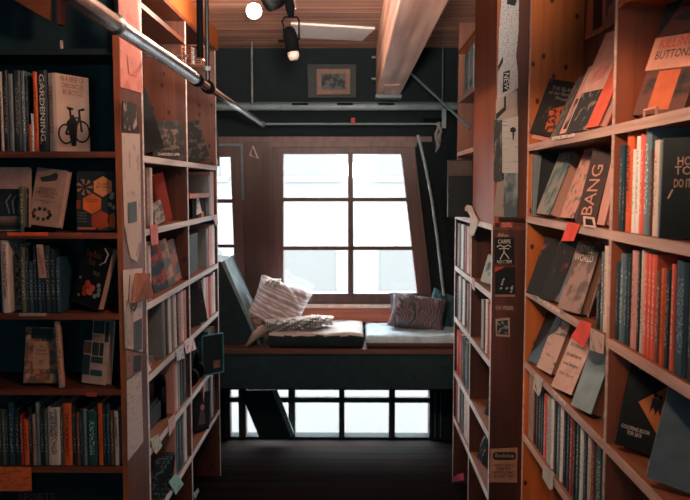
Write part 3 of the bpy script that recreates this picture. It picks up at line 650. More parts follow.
# --- left aisle case rows
def aisle_rows(X, specs):
    for z, wh, G, items, ym, mh in specs: row('X', X, z, wh, G, items, ym, depth=.17, maxh=mh, inset=.01)
wa = 'left aisle bookcase'
aisle_rows(LX, [
 (ZS[1], 'second row of '+wa, 'upright books on the second row of the left aisle bookcase', [(143.6, 145, 166, 'white'), (145.6, 151.2, 168, 'brown'), (151.6, 153, 168, 'white'), (209.5, 211, 175, 'grey'), (211.3, 214.8, 172, 'pink')], 195, .25),
 (ZS[2], 'third row of '+wa, 'upright books on the third row of the left aisle bookcase', [(144, 146, 240, 'white'), (146.4, 149, 244, 'tan'), (149.4, 151.4, 242, 'white'), (207, 208.6, 229, 'grey'), (210, 212.6, 226, 'pink'), (213, 215.6, 224, 'white')], 255, .25),
 (ZS[3], 'fourth row of '+wa, 'upright books on the fourth row of the left aisle bookcase', [(163, 166, 301, 'grey', -2), (166.4, 169, 299, 'charcoal', -2), (169.4, 171.6, 297, 'white', -2), (172, 174.6, 296, 'grey', -2), (175, 177, 295, 'white', -2), (177.3, 179.5, 294, 'charcoal', -2),
   (179.8, 182, 293, 'pink', -2), (182.3, 184, 291, 'white', -1), (184.3, 187, 290, 'pink', 0), (201, 204.3, 280, 'teal'), (204.6, 206.4, 278, 'white'), (206.7, 209.4, 277, 'pink'), (209.7, 212, 276, 'red'), (212.3, 214, 275, 'cream'), (214.3, 215.8, 272, 'white')], 310, .25),
 (ZS[4], 'fifth row of '+wa, 'upright books on the fifth row of the left aisle bookcase', [(174, 176, 352, 'pink'), (176.3, 178.3, 354, 'white'), (178.6, 180.3, 355, 'pale grey'), (180.6, 183, 352, 'charcoal'), (183.3, 187, 350, 'black'), (209.5, 211.3, 330, 'slate'), (211.6, 213.6, 328, 'brown'), (213.9, 215.6, 326, 'charcoal')], 380, .26),
 (ZS[5], 'sixth row of '+wa, 'upright books on the sixth row of the left aisle bookcase', [(174.5, 176, 415, 'pink'), (176.3, 178, 414, 'teal'), (178.4, 182, 412, 'black'), (182.4, 184.4, 410, 'slate'), (184.8, 187.4, 408, 'white'), (204.6, 207, 382, 'pink'), (207.3, 209.3, 378, 'grey'), (209.6, 212, 376, 'black'), (212.3, 214, 374, 'white'), (214.2, 215.8, 372, 'charcoal')], 425, .26),
])
LG = 'face-out books in the left aisle bookcase'
def lf(label, x, z, w, h, t, yaw, lean, roll, colour, mat=None, dx=.05, pages='#c9a596'):
    p = PX(x, 186-(z-H)*0, LX-dx); o = face(label, LX-dx, p.y, z, w, h, t, yaw, lean, roll, colour, mat=mat, group=LG, pages=pages)
    return o
o = lf('big black album leaning left at the near end of the left aisle top row', 149, ZS[0], .15, .26, .012, 35, 3, -17, 'black', dx=.06)
o = lf('dark picture book facing out beside the leaning black album', 169.5, ZS[0], .15, .19, .012, 25, 10, 0, 'charcoal', mat=print_mat('#182023', '#3b322e', 30, 30, .54), dx=.07)
art(o, 'cover_picture', rect(-.05, .05, .05, .15), print_mat('#262a2a', '#5f544e', 40, 40, .52)); text('title', 'GARDEN LIFE', o, (0, -.002, .03), .1, .012, WINK)
o = lf('dark tilted magazine leaning left in far bay of left aisle top row', 199, ZS[0], .14, .22, .008, 30, 8, -14, 'charcoal', mat=print_mat('#1a2022', '#4d4844', 20, 30, .54), dx=.06)
o = lf('dark magazine with pale bottom strip in far bay of left aisle top row', 208.5, ZS[0], .14, .2, .008, 30, 8, 0, 'charcoal', mat=print_mat('#20282a', '#4a4542', 26, 30, .54), dx=.05)
art(o, 'pale_strip', rect(-.05, .005, .06, .04), plain('#b8aca6'))
o = lf('red hardback leaning left in near bay of left aisle second row', 167, ZS[1], .07, .21, .03, 62, 0, -16, 'red', mat=plain('#8e3d36'), dx=.02)
o = lf('silvery magazine leaning at the foot of the red hardback', 160, ZS[1], .06, .09, .006, 60, 0, -18, 'pale grey', mat=print_mat('#a9b0b2', '#68757a', 30, 40, .5), dx=.01)
o = lf('white and teal leaflet in far bay of left aisle second row', 196, ZS[1], .1, .10, .005, 65, 4, -14, 'white', mat=print_mat('#cfd3d2', '#5c8a92', 16, 20, .55), dx=.02)
for k, (x, c, c2, lab) in enumerate(((160, '#3c5e72', '#b5615a', 'blue and red magazine, leftmost of three leaning in left aisle third row'),
                       (167, '#6d8a99', '#c9b0a8', 'pale blue magazine, middle of three leaning in left aisle third row'), (174, '#a98b86', '#5f7f92', 'pinkish magazine, rightmost of three leaning in left aisle third row'))):
    lf(lab, x, ZS[2], .085, .215-.012*k, .010, 60, 0, -15, 'blue', mat=print_mat(c, c2, 12, 16, .5), dx=.015+.004*k)
o = tag(MB().box((LX-.2, 3.74, ZS[2]+.001), (LX-.04, 4.12, ZS[2]+.2)).build('storage_box', plain('#141d20')), 'black storage box in far bay of left aisle third row', 'box')
o = tag(MB().box((LX-.15, 3.90, ZS[1]+.001), (LX-.02, 4.26, ZS[1]+.10)).build('storage_box', M_BLACK), 'black box under an orange-brown board in left aisle second row', 'box')
o = tag(MB().box((LX-.2, 3.80, ZS[1]+.102), (LX-.01, 4.30, ZS[1]+.125)).build('small_board', W_PINE2), 'orange-brown board lying across the black box in left aisle second row', 'board')
o = tag(MB().box((LX-.15, 4.05, ZS[1]+.001), (LX-.004, 4.11, ZS[1]+.03)).build('wooden_block', W_PINE2), 'small brown block at the front of left aisle second row', 'block')
o = lf('dark picture book with red figure in far bay of left aisle fourth row', 194.5, ZS[3], .16, .21, .012, 55, 4, -8, 'black', mat=print_mat('#161c1f', '#7a3c34', 10, 12, .6), dx=.02)
o = lf('pale triangular folded card at near end of left aisle fifth row', 147, ZS[4]+0, .05, .05, .004, 60, 0, 0, 'white', dx=.01)
D.objects.remove([c for c in o.children][0]); D.objects.remove(o)
pz = ZS[3]
pts = [Vector((LX-.01, PX(144, 340, LX).y, pz+.002)), Vector((LX-.01, PX(154, 360, LX).y, pz+.002)), Vector((LX-.01, PX(144, 340, LX).y, pz+.11))]
tag(MB().prism(pts, (-.002, 0, 0)).build('folded_card', M_WHITE), 'white triangular folded card at near end of left aisle fourth row', 'card')
o = tag(MB().box((LX-.10, 3.05, ZS[3]+.001), (LX-.03, 3.14, ZS[3]+.035)).build('small_box', print_mat('#4a4442', '#b06a50', 40, 40, .55)), 'small patterned box deep on the left aisle fourth row', 'box')
# dark arched bag
bag = thing('shoulder_bag', 'dark rounded bag with brown inside on left aisle fifth row', 'bag', (LX-.07, 3.18, ZS[4]))
m_ = MB(); arc = [(0, 3.01+.0, ZS[4]+.002), (0, 3.01, ZS[4]+.16)]+[(0, 3.18-.17*math.cos(k*math.pi/8), ZS[4]+.14+.09*math.sin(k*math.pi/8)) for k in range(9)]+[(0, 3.35, ZS[4]+.16), (0, 3.35, ZS[4]+.002)]
m_.tube([(LX-.06, p[1], p[2]) for p in arc], .026, 10); m_.build('handle', M_BLACK, bag, smooth=True)
MB().box((LX-.11, 3.04, ZS[4]+.002), (LX-.05, 3.33, ZS[4]+.10)).build('body', plain('#1b2326'), bag, bevel=.012)
MB().box((LX-.14, 3.06, ZS[4]+.10), (LX-.12, 3.31, ZS[4]+.20)).build('lining', W_PINE2, bag)
# blue-covered books in near bay, lowest row
for k in range(5):
    lf(['topmost', 'second', 'third', 'fourth', 'fifth'][k]+' dark blue paperback from the near end of left aisle sixth row', 148+k*3.4, ZS[5], .05, .19-.01*k, .012, 60, 2, 14, 'navy', mat=print_mat('#16262c', '#4f7585', 22, 60, .55), dx=.015)
o = lf('book with a small figure on its dark cover, left aisle sixth row', 198, ZS[5], .12, .2, .012, 60, 4, 8, 'black', mat=plain('#161f23'), dx=.02)
art(o, 'figure_print', hexa(.0, .12, .018), plain('#b08478')); art(o, 'body_print', [(-.03, .03), (.03, .03), (.015, .1), (-.015, .1)], plain('#5a5058'))
# teal acrylic stand
ac = thing('display_stand', 'teal edged acrylic display stand jutting from far bay of left aisle fifth row', 'display stand', (LX+.0, 4.2, ZS[4]))
za, zb_ = ZS[4]+.002, ZS[4]+.215
pa = PX(206, 350, LX).y; pb = PX(213, 350, LX).y
m_ = MB(); 
for seg in ([(LX-.02, pa, za), (LX-.02, pa, zb_)], [(LX+.075, pa+.1, za), (LX+.075, pa+.1, zb_)], [(LX-.02, pa, zb_), (LX+.075, pa+.1, zb_)], [(LX-.02, pa, za), (LX+.075, pa+.1, za)]): m_.tube(seg, .0042, 6)
m_.build('edge', plain('#3f8c98', .3), ac)
MB().prism([(LX-.018, pa+.002, za), (LX+.073, pa+.098, za), (LX+.073, pa+.098, zb_), (LX-.018, pa+.002, zb_)], (-.003, .003, 0)).build('backing', plain('#1a2a2f', .3), ac)
MB().prism([(LX+.03, pa+.048, za+.03), (LX+.06, pa+.08, za+.03), (LX+.06, pa+.08, za+.07), (LX+.03, pa+.048, za+.07)], (.001, -.004, 0)).build('badge', plain('#8f6a5c', .3), ac)
hl = thing('headphones', 'black headphones on left aisle fifth row beside the teal stand', 'headphones', (LX-.05, 3.95, ZS[4]))
MB().tube([(LX-.04, 3.95-.09*math.cos(k*math.pi/10), ZS[4]+.08+.09*math.sin(k*math.pi/10)) for k in range(11)], .018, 10).build('headband', M_BLACK, hl, smooth=True)
for s_ in (-1, 1): MB().tube([(LX-.04, 3.95+s_*.10, ZS[4]+.05), (LX-.04, 3.95+s_*.06, ZS[4]+.05)], .045, 16).build('ear_cup', M_BLACK, hl, smooth=True)
# hanging tags on shelf edges
def xtag(name, lab, X, quad, mat, th=.0015, cat='paper tag', off=0):
    s = -1 if X < 0 else 1
    pts = [PX(x, y, X-s*(.004+off)) for x, y in quad]
    return tag(MB().prism(pts, (-s*th, 0, 0)).build(name, mat), lab, cat)
PINK = plain('#c9706c'); 
xtag('paper_tag', 'pink paper tag hanging from the left aisle third row shelf edge', LX, [(150, 225), (157.5, 224), (158, 244), (151, 245.5)], PINK)
xtag('paper_tag', 'small pale pink tag at far end of left aisle second row shelf', LX, [(212, 216), (217.3, 215), (218, 224), (215.5, 225.5)], plain('#c2a29c'))
xtag('paper_tag', 'white paper tag with grey print, left one on left aisle fourth row shelf', LX, [(175, 350), (183, 345), (184.5, 358), (177, 361)], print_mat('#c9c9c4', '#7d8a86', 60, 60, .55))
xtag('paper_tag', 'white tag with pink heart print, beside the greyish tag on the fourth row shelf', LX, [(183.5, 341), (193, 336), (196, 349), (186, 354)], print_mat('#d9cfca', '#c4505a', 30, 30, .55))
xtag('paper_tag', 'pinkish triangular tag on the left aisle fifth row shelf edge', LX, [(168, 420), (174, 414), (175.5, 424), (169, 437)], plain('#c9a8a0'))
xtag('paper_tag', 'pale crumpled tag on the near part of the fifth row shelf edge', LX, [(150, 439), (158, 434), (162, 446), (156, 454), (153, 451)], print_mat('#c4c4ae', '#7d8a80', 50, 50, .55))
xtag('paper_tag', 'light teal square tag hanging low on the left aisle shelf', LX, [(168.5, 482), (176, 473), (183.5, 484), (175.5, 495)], print_mat('#8fbdb6', '#3d5f60', 30, 30, .62))
xtag('paper_tag', 'tiny pale tag on the lowest visible left shelf edge', LX, [(193, 494), (198, 488), (199, 491), (195, 499)], plain('#a7b3ac'))
# flyers on side panel
FLY = [('flyer', 'large pink paper flyer pinned to the top of the left side panel', [(118, -6), (137, 0), (142.5, 93.6), (120.4, 87)], print_mat('#dd8d80', '#c6786c', 9, 14, .55), 0),
 ('photo_card', 'dark photo card pinned below the pink flyer on the side panel', [(122.6, 101), (136, 104), (138.5, 131.5), (123, 130)], print_mat('#171d20', '#a79a92', 24, 20, .58), .001),
 ('flyer', 'long curling pale flyer with a grey-green picture on the side panel', [(121.5, 133), (139.5, 134), (141, 240), (137, 262), (130, 258), (124, 225)], print_mat('#c4bbb6', '#97918e', 20, 14, .6), 0),
 ('flyer', 'white flyer partly behind the brown paper bag on the side panel', [(122.8, 270), (142, 268), (142.3, 352), (125, 348)], print_mat('#cfc6c2', '#97918e', 26, 20, .62), 0),
 ('flyer', 'pinkish flyer with dark blue corner below the white flyer', [(125.5, 350), (142, 354), (141, 371), (126.5, 378)], print_mat('#8f6d63', '#6a524c', 26, 20, .6), 0),
 ('flyer', 'grey flyer of small printed lines at the bottom of the side panel', [(126.5, 381), (141, 371), (143, 442), (127.6, 461)], print_mat('#c2bbb6', '#858280', 14, 190, .6), 0)]
fl = []
for n, l, qd, m, of in FLY: fl.append(xtag(n, l, LX, qd, m, cat='flyer', off=of-.003))
def patch(parent, quad, mat, name='printed_picture', X=LX, of=.0045):
    s = -1 if X < 0 else 1
    return MB().prism([PX(x, y, X-s*of) for x, y in quad], (-s*.0006, 0, 0)).build(name, mat, parent)
patch(fl[2], [(128, 203), (136.5, 201), (137, 221), (128.5, 223)], plain('#566668'))
patch(fl[0], [(127, 55), (136, 58), (137, 77), (129, 74)], print_mat('#d8887b', '#94685f', 20, 24, .58))
patch(fl[3], [(134, 322), (142, 318), (142, 349), (134, 352)], plain('#4a5860'))
patch(fl[3], [(126, 300), (133, 298), (133, 345), (126, 346)], print_mat('#b5aba6', '#868484', 40, 40, .6))
patch(fl[4], [(134, 356), (141.5, 355), (140.6, 370), (134, 372)], plain('#27323c'))
pb_ = thing('paper_bag', 'brown paper bag hung on a string from the side panel', 'paper bag', (LX+.01, 2.8, H-.41))
c4 = [PX(134.5, 273, LX+.006), PX(146, 273, LX+.03), PX(151.5, 298, LX+.03), PX(131, 303, LX+.006)]
MB().prism(c4, (.012, .0, 0)).build('bag_body', plain('#9a6a58'), pb_, bevel=.002)
MB().prism([c+Vector((.013, 0, 0)) for c in [PX(142, 273.5, LX+.02), PX(146.3, 273.5, LX+.026), PX(146.3, 278.5, LX+.026), PX(142, 278.5, LX+.02)]], (.001, 0, 0)).build('dark_mark', M_BLACK, pb_)
MB().tube([PX(130, 275, LX+.01), PX(128.5, 300, LX+.01), PX(131, 308, LX+.01), PX(134.5, 311, LX+.01), PX(136.5, 305, LX+.01)], .0015, 5).build('string', M_BLACK, pb_)
# --- right far case
wr = 'case beside window seat'
for z, wh, G, items, ym, mh in [
 (rz[1], 'top row of '+wr, 'books on the top row beside the window seat', [(456, 458.2, 222, 'pale grey'), (458.5, 460.4, 223, 'charcoal'), (460.7, 462.6, 222, 'white'), (462.9, 464.6, 223, 'navy'), (464.9, 466.2, 224, 'red'), (466.5, 468.8, 226, 'cream')], 245, .24),
 (rz[2], 'second row of '+wr, 'books on the second row beside the window seat', [(456, 457.6, 276, 'navy'), (457.9, 460, 273, 'pale grey'), (460.3, 461.6, 277, 'charcoal'), (461.9, 464, 276, 'white'), (464.3, 465.8, 279, 'black'), (466.1, 469, 280, 'brown'),
       (481, 483, 300, 'pale grey'), (483.3, 484.8, 301, 'black'), (485.1, 487, 300, 'white'), (487.3, 489, 303, 'red'), (489.2, 490.4, 305, 'pink'), (490.5, 491.5, 304, 'cream')], 310, .24),
 (rz[3], 'third row of '+wr, 'books on the third row beside the window seat', [(455.5, 459, 325, 'red'), (459.3, 461.5, 324, 'red'), (461.8, 463.4, 326, 'green'), (463.7, 465, 328, 'charcoal'), (465.3, 467, 330, 'slate')], 350, .24),
 (rz[4], 'fourth row of '+wr, 'books on the fourth row beside the window seat', [(455, 456.8, 372, 'red'), (457.1, 458.6, 384, 'white'), (458.9, 460.4, 382, 'maroon'), (460.7, 463, 386, 'charcoal'), (463.3, 468.5, 386, 'cream')], 415, .24)]:
    row('X', RX, z, wh, G, items, ym, depth=.17, maxh=mh, inset=.01)
RG = 'face-out books in the case beside the window seat'
def rf(label, X, x, z, w, h, t, yaw, lean, roll, colour, mat=None, dx=.03, pages='#c9a596', G=RG, yp=186, part=None):
    p = PX(x, yp, X+dx); return face(label, X+dx, p.y, z, w, h, t, yaw, lean, roll, colour, mat=mat, group=G, pages=pages)
rf('white and teal book leaning back in near bay of the top row', RX, 488.5, rz[1], .1, .13, .01, -50, 14, 8, 'slate', mat=print_mat('#9fb3b6', '#3f5f66', 14, 12, .5), yp=260, dx=.03)
rf('dark teal paperback leaning back in near bay of the lowest row', RX, 480, rz[4], .05, .16, .012, -55, 10, 12, 'teal', mat=print_mat('#22383e', '#9fb3b6', 40, 20, .56), yp=440, dx=.03)
rf('black paperback leaning beside the dark teal one in the lowest row', RX, 485, rz[4], .05, .15, .012, -55, 10, 10, 'black', mat=print_mat('#141d20', '#7a3c34', 40, 30, .6), yp=440, dx=.04)
rf('small dark book leaning at near end of third row beside window seat', RX, 489, rz[3], .06, .10, .01, -50, 16, 6, 'charcoal', yp=400, dx=.04)
# upper bay: pale binders
pzs = PX(457.6, 99.5, RX).z
for k in range(3):
    y0 = 3.84+k*.165
    o = tag(MB().box((RX+.03, y0, pzs+.001), (RX+.17, y0+.15, pzs+.255-.012*k)).build('box_file', plain(['#8c9a97', '#9fa7a1', '#7c8b8a'][k]), bevel=.003),
            ('nearest', 'middle', 'farthest')[k]+' of three pale grey box files on the high right shelf', 'box file', 'box files on the high right shelf')
    MB().box((RX+.028, y0+.02, pzs+.04), (RX+.03, y0+.13, pzs+.07)).build('label', plain('#5f6d6c'), o)
# black display box on the case corner
p0, p1 = PY(448.5, 160, 3.98), PY(472, 212, 3.98)
sb_ = thing('display_board', 'dark square framed board standing on the case corner right of the window', 'board', (p0.x, 3.98, H-.158))
MB().box((p0.x, 3.98, H-.157), (p1.x, 4.02, p0.z)).build('board', plain('#121c20'), sb_)
MB().box((p0.x+.003, 3.974, PY(0, 176, 3.98).z), (p1.x-.002, 3.98, p0.z-.004)).build('brown_strip', plain('#4a4038'), sb_)
# ribbon
pts = [(463, 209), (468, 206), (472, 209), (473, 216), (476, 223), (474, 230), (471, 236)]
rb = MB(); L_ = [PX(x, y, RX-.008) for x, y in [(462, 211), (467, 205), (471, 206), (474, 214), (478, 221), (476, 229), (473, 236), (470, 234), (470, 224), (470, 216), (467, 211)]]
tag(rb.prism(L_, (.004, 0, 0)).build('cloth_ribbon', plain('#cfcac5', .8)), 'white cloth ribbon draped over the top edge of the case beside the window', 'ribbon')
xtag('paper_tag', 'small cream tag on the second shelf edge beside the window seat', RX, [(472, 277), (475, 279), (475, 291), (472, 288)], plain('#b59a90'))
xtag('paper_tag', 'pink paper scrap hanging low on the case beside the window seat', RX, [(452.5, 478), (458, 474), (464, 473), (464, 480), (454, 482)], plain('#c93a6a'), cat='paper tag')
xtag('paper_tag', 'tiny pink tag on the fourth shelf edge beside the window seat', RX, [(458, 429), (461, 430), (461, 434), (458, 433)], plain('#c98a94'))
# posters on the end panel (faces the camera)
EY = 3.223
def ysheet(name, lab, quad, mat, cat='poster', off=0, Y=EY):
    return tag(MB().prism([PY(x, y, Y-off) for x, y in quad], (0, -.0015, 0)).build(name, mat), lab, cat)
def ypatch(parent, quad, mat, name='printed_block', off=.003, Y=EY): return MB().prism([PY(x, y, Y-off) for x, y in quad], (0, -.0006, 0)).build(name, mat, parent)
def ytext(parent, s, x0, y0, x1, y1, mat, name='lettering', off=.0032, xa=(1,0,0), ya=(0,0,1), Y=EY):
    a, b = PY(x0, y0, Y-off), PY(x1, y1, Y-off); c = (a+b)/2-root_pos(parent); w, h = abs(b.x-a.x), abs(a.z-b.z)
    if abs(xa[0]) < .5: w, h = h, w
    return text(name, s, parent, c, w, h, mat, xa, ya)
NEWS = print_mat('#b9b5b1', '#77797a', 150, 260, .56)
o = ysheet('newspaper_sheet', 'curled newspaper page of small type at top of the end panel', [(502, -6), (519, -6), (518.5, 30), (515.5, 62), (498, 78), (499, 30)], NEWS, 'newspaper')
ypatch(o, [(507, -2), (517, 0), (515, 6), (507, 4)], INK)
o = ysheet('newspaper_sheet', 'newspaper page with black and white headline block on the end panel', [(498, 62), (516, 56), (517.5, 70), (518, 88), (497, 102)], print_mat('#bdb6b1', '#7d7a79', 150, 240, .58), 'newspaper', off=.002)
ypatch(o, [(498, 66), (503, 56), (503, 62), (498, 72)], INK, off=.005)
b_ = ypatch(o, [(503.5, 72), (510, 70), (509, 90), (502.5, 93)], INK, off=.005); ytext(o, 'NEW', 504.2, 73, 508.8, 90, WINK, off=.0062, xa=(0, 0, -1), ya=(1, 0, 0))
o = ysheet('poster', 'cream poster with a black L-shaped frame on the end panel', [(496, 100), (517, 90), (517.5, 116), (495.5, 124)], plain('#aa9a90'), off=.004)
ypatch(o, [(504, 97), (506, 96), (506, 110), (496, 120), (496, 114), (504, 107)], INK, off=.0062)
o = ysheet('poster', 'white typed notice with an ink blot in the middle of the end panel', [(499, 121), (518, 116), (518, 173), (502, 173), (502, 150)], print_mat('#c0bcb8', '#85878a', 10, 190, .6), off=.006)
ypatch(o, hexa(513, 130, 3.2), INK, off=.0085, name='ink_blot'); ypatch(o, [(512.5, 133), (514.5, 133), (513.5, 140), (512.5, 140)], INK, off=.0085, name='ink_blot')
o = ysheet('photo_print', 'grey misty photograph pinned at the bottom of the end panel', [(504, 173), (518, 173), (517.3, 217), (503.8, 217)], print_mat('#4f5f64', '#8f9a9c', 12, 6, .5), off=.006)
o = ysheet('photo_print', 'narrow dark grey strip photo left of the typed notice', [(494, 120), (502, 120), (502, 181), (493.5, 181)], print_mat('#3f4344', '#8d8a86', 60, 14, .58), off=.008)
o = ysheet('poster', 'torn beige paper with dark ring drawing at the end panel bottom', [(497, 182), (504, 180), (504, 217), (493, 216)], print_mat('#9a8a80', '#3b3433', 14, 14, .56), off=.003)
sbar = MB().box((RX+.022, EY-.012, PY(500, 221, EY).z), (PY(524, 218, EY).x, EY-.0, PY(500, 218, EY).z)).build('ledge_strip', plain('#2c1c18'), up)
o = ysheet('sticker', 'small red sticker with white lettering above the Carpe Noctem sticker', [(494.5, 222.5), (513, 221.5), (513, 227.5), (494.5, 228)], plain('#b03e2c'), 'sticker'); ypatch(o, [(495, 223), (500, 223), (500, 227.5), (495, 227.5)], plain('#3a2826')); ytext(o, 'FUTURE\nCULTURE', 501.5, 222.8, 511.5, 227, WINK)
o = ysheet('sticker', 'black CARPE NOCTEM sticker with a skeletal figure on the case end', [(494.5, 237.5), (514.5, 237.5), (514, 264), (494.5, 264)], plain('#0f1618'), 'sticker')
ytext(o, 'CARPE', 498, 239.5, 510.5, 243.5, WINK); ytext(o, 'NOCTEM', 497, 260, 511.5, 263.5, WINK)
sk = MB(); 
for sg in ([(504, 246), (504, 252)], [(504, 252), (500, 259.5)], [(504, 252), (509, 258.5)], [(497, 247), (500, 245), (504, 247), (508, 245), (511, 247)], [(499, 249), (504, 248), (509, 249)]): sk.tube([PY(x, y, EY-.003) for x, y in sg], .0018, 5)
sk.build('figure_print', WINK, o)
ysheet('sticker', 'torn scrap of pale sticker above the Carpe Noctem sticker', [(497, 236.5), (499, 232.5), (501, 234), (503, 233), (504, 235), (508, 234.5), (509, 236.5)], plain('#9a7a6c'), 'sticker')
o = ysheet('sticker', 'black sticker with white splashes and red corner below Carpe Noctem', [(495, 267), (515, 267), (515, 296), (495, 296)], plain('#10181a'), 'sticker'); ypatch(o, [(495, 267), (505, 267), (495, 272)], plain('#b8442c')); ypatch(o, [(495, 294.5), (515, 294.5), (515, 296.8), (495, 296.8)], plain('#9a6c5c'))
for k in range(9): 
    x, y = random.uniform(497, 513), random.uniform(276, 292); ypatch(o, [(x, y), (x+1.8, y-1.6), (x+2.6, y-.2), (x+.8, y+1.2)], plain('#a8a49e'), 'splash_print')
o = ysheet('sticker', 'faded DE VEGA strip sticker below the black splashed sticker', [(495, 305), (514, 306), (514, 311), (495, 311)], plain('#6d3f30'), 'sticker'); ytext(o, 'DE VEGA', 496, 306, 513, 309.5, plain('#b5a398'))
o = ysheet('sticker', 'small stamp-like dark picture sticker with pale border on the case end', [(495.5, 319), (509.5, 317.5), (509.8, 337), (496, 336)], plain('#a88a7c'), 'sticker'); ypatch(o, [(497, 321), (508, 320), (508.3, 335), (497, 334)], print_mat('#1d2a2f', '#7a8486', 60, 60, .55))
o = ysheet('sticker', "brown square NEW YORK'S GREATEST INDEPENDENT BOOKSTORE sticker low on the case end", [(490.5, 449), (517.5, 447.5), (517, 482.5), (489.5, 482)], plain('#b07c62'), 'sticker')
ypatch(o, [(493, 453.5), (495, 452), (514.5, 452), (516, 454), (516, 458), (514, 460), (495, 460), (493, 458)], INK); ytext(o, 'Bookshop', 495.5, 453.2, 514, 458.8, plain('#c09a86'), off=.0045)
ytext(o, "NEW YORK'S\nGREATEST\nINDEPENDENT\nBOOKSTORE", 493, 463.5, 514.5, 477.5, INK)
# --- right near case, far bay: leaning face-out books
NG = 'face-out books in the far bay of the near right bookcase'
DKP = print_mat('#1c1a1b', '#7a4030', 26, 34, .56)
def nf(label, x, yp, z, w, h, t, yaw, lean, roll, colour, mat=None, dx=.03, pages='#d3a08c'): return rf(label, NX, x, z, w, h, t, yaw, lean, roll, colour, mat, dx, pages, NG, yp)
o = nf('black book with orange leaves cover leaning back, leftmost on the top row', 548, 140, nz[0], .15, .215, .012, -32, 16, 14, 'black', mat=print_mat('#211c1b', '#57423a', 20, 20, .6), dx=.04)
text('title', 'THE ISLANDS\nof the Northern\nWoods', o, (.0, -.001, .165), .11, .05, plain('#a39a92')); art(o, 'orange_leaf_print', [(-.02, .02), (.07, .01), (.072, .11), (.03, .13), (-.03, .1)], print_mat('#c45a2c', '#3a1f18', 60, 60, .5))
o = nf('pale pink pamphlet in front of the black leaf cover book', 541, 143, nz[0], .075, .12, .004, -32, 16, 14, 'pink', mat=print_mat('#c88a78', '#a46a5a', 40, 100, .56), dx=.02)
def nb(label, x, yp, z, w, h, t, lean, colour, mat=None, yaw=-86, dx=.015, pages='#d3a08c'):
    """face-out book leaning against the back; x,yp = its near front bottom corner in the photo"""
    p = PX(x, yp, NX+dx); th_ = rad(yaw)
    return face(label, NX+dx-w/2*math.cos(th_), p.y-w/2*math.sin(th_), z, w, h, t, yaw, lean, 0, colour, mat=mat, group=NG, pages=pages)
nb('grey-green paperback leaning second from left on the near right top row', 560, 137, nz[0], .11, .225, .012, 24, 'grey', mat=print_mat('#6f625a', '#4a443f', 30, 30, .5), pages='#8c8078')
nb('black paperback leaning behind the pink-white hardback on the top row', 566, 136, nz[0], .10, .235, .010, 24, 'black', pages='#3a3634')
o = nb('pink-white hardback with photo of a person, leaning on the near right top row', 577, 134, nz[0], .13, .235, .022, 24, 'cream', mat=plain('#d39a8a'), yaw=-80, pages='#d9a999')
art(o, 'photo_print', rect(-.045, .015, .055, .12), print_mat('#2a2828', '#a58a80', 24, 24, .5)); art(o, 'photo_face', hexa(.02, .05, .02), plain('#b58f80'))
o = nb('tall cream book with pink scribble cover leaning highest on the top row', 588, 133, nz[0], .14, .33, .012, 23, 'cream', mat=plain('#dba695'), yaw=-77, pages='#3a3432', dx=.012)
art(o, 'scribble_print', [(-.03, .16), (.03, .17), (.045, .2), (.0, .215), (-.035, .19)], plain('#e08a78')); art(o, 'dark_photo', rect(-.06, .0, .06, .13), print_mat('#28292a', '#8a7a72', 30, 30, .58))
nb('tall white-paged book with coral red cover, rightmost leaner on the top row', 598, 131, nz[0], .10, .32, .024, 23, 'coral', mat=plain('#dd5a40'), pages='#e6b8a8', dx=.012)
face('short grey paperback standing behind the coral edged book', NX+.14, 2.14, nz[0], .08, .15, .014, -80, 8, 0, 'grey', group=NG)
# second row
z = nz[1]
row('X', NX, z, 'second row of near right case', NG, [(528, 530, 152, 'charcoal'), (530.4, 532.6, 152, 'slate'), (533, 534.6, 152, 'grey')], 180, depth=.14, maxh=.23)
o = nf('black photo cover book standing second from the far end, second row', 549, 214, z, .13, .235, .016, -40, 3, 3, 'black', mat=print_mat('#12191b', '#8a7a70', 9, 12, .66), dx=.06)
nb('grey-blue covered paperback with broad pink page edges, second row', 549, 215, z, .14, .235, .038, 21, 'slate', mat=print_mat('#8d8a82', '#4f6e74', 20, 14, .5), pages='#cf9986', yaw=-84)
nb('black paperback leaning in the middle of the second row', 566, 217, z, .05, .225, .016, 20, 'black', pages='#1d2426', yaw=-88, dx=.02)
nb('narrow pink covered paperback leaning in the middle of the second row', 573, 219, z, .12, .235, .036, 20, 'pink', mat=print_mat('#c68d7c', '#6f6c68', 40, 40, .55), yaw=-84, pages='#d09a88', dx=.02)
o = nb('book with big pale letters down its dark cover, second row', 595, 222, z, .09, .225, .02, 16, 'brown', mat=plain('#3a2c27'), yaw=-66, pages='#c68d7c', dx=.02)
text('title', 'BANG', o, (0, -.001, .1), .15, .045, plain('#b98672'), (0, 0, 1), (-1, 0, 0))
nb('plain pink paperback at the near end of the second row', 604, 226, z, .06, .2, .02, 12, 'pink', dx=.03)
bkt = MB(); p = PX(590, 217, NX-.004); pts = [Vector((NX-.004, p.y+.05, z+.002)), Vector((NX-.004, p.y+.055, z+.026)), Vector((NX-.004, p.y-.03, z+.026)), Vector((NX-.004, p.y-.05, z+.002))]
tag(bkt.tube(pts, .0035, 6, closed=True).build('bookend', plain('#c9a596', .3)), 'small pale wire book stop at the front of the second row', 'bookend')
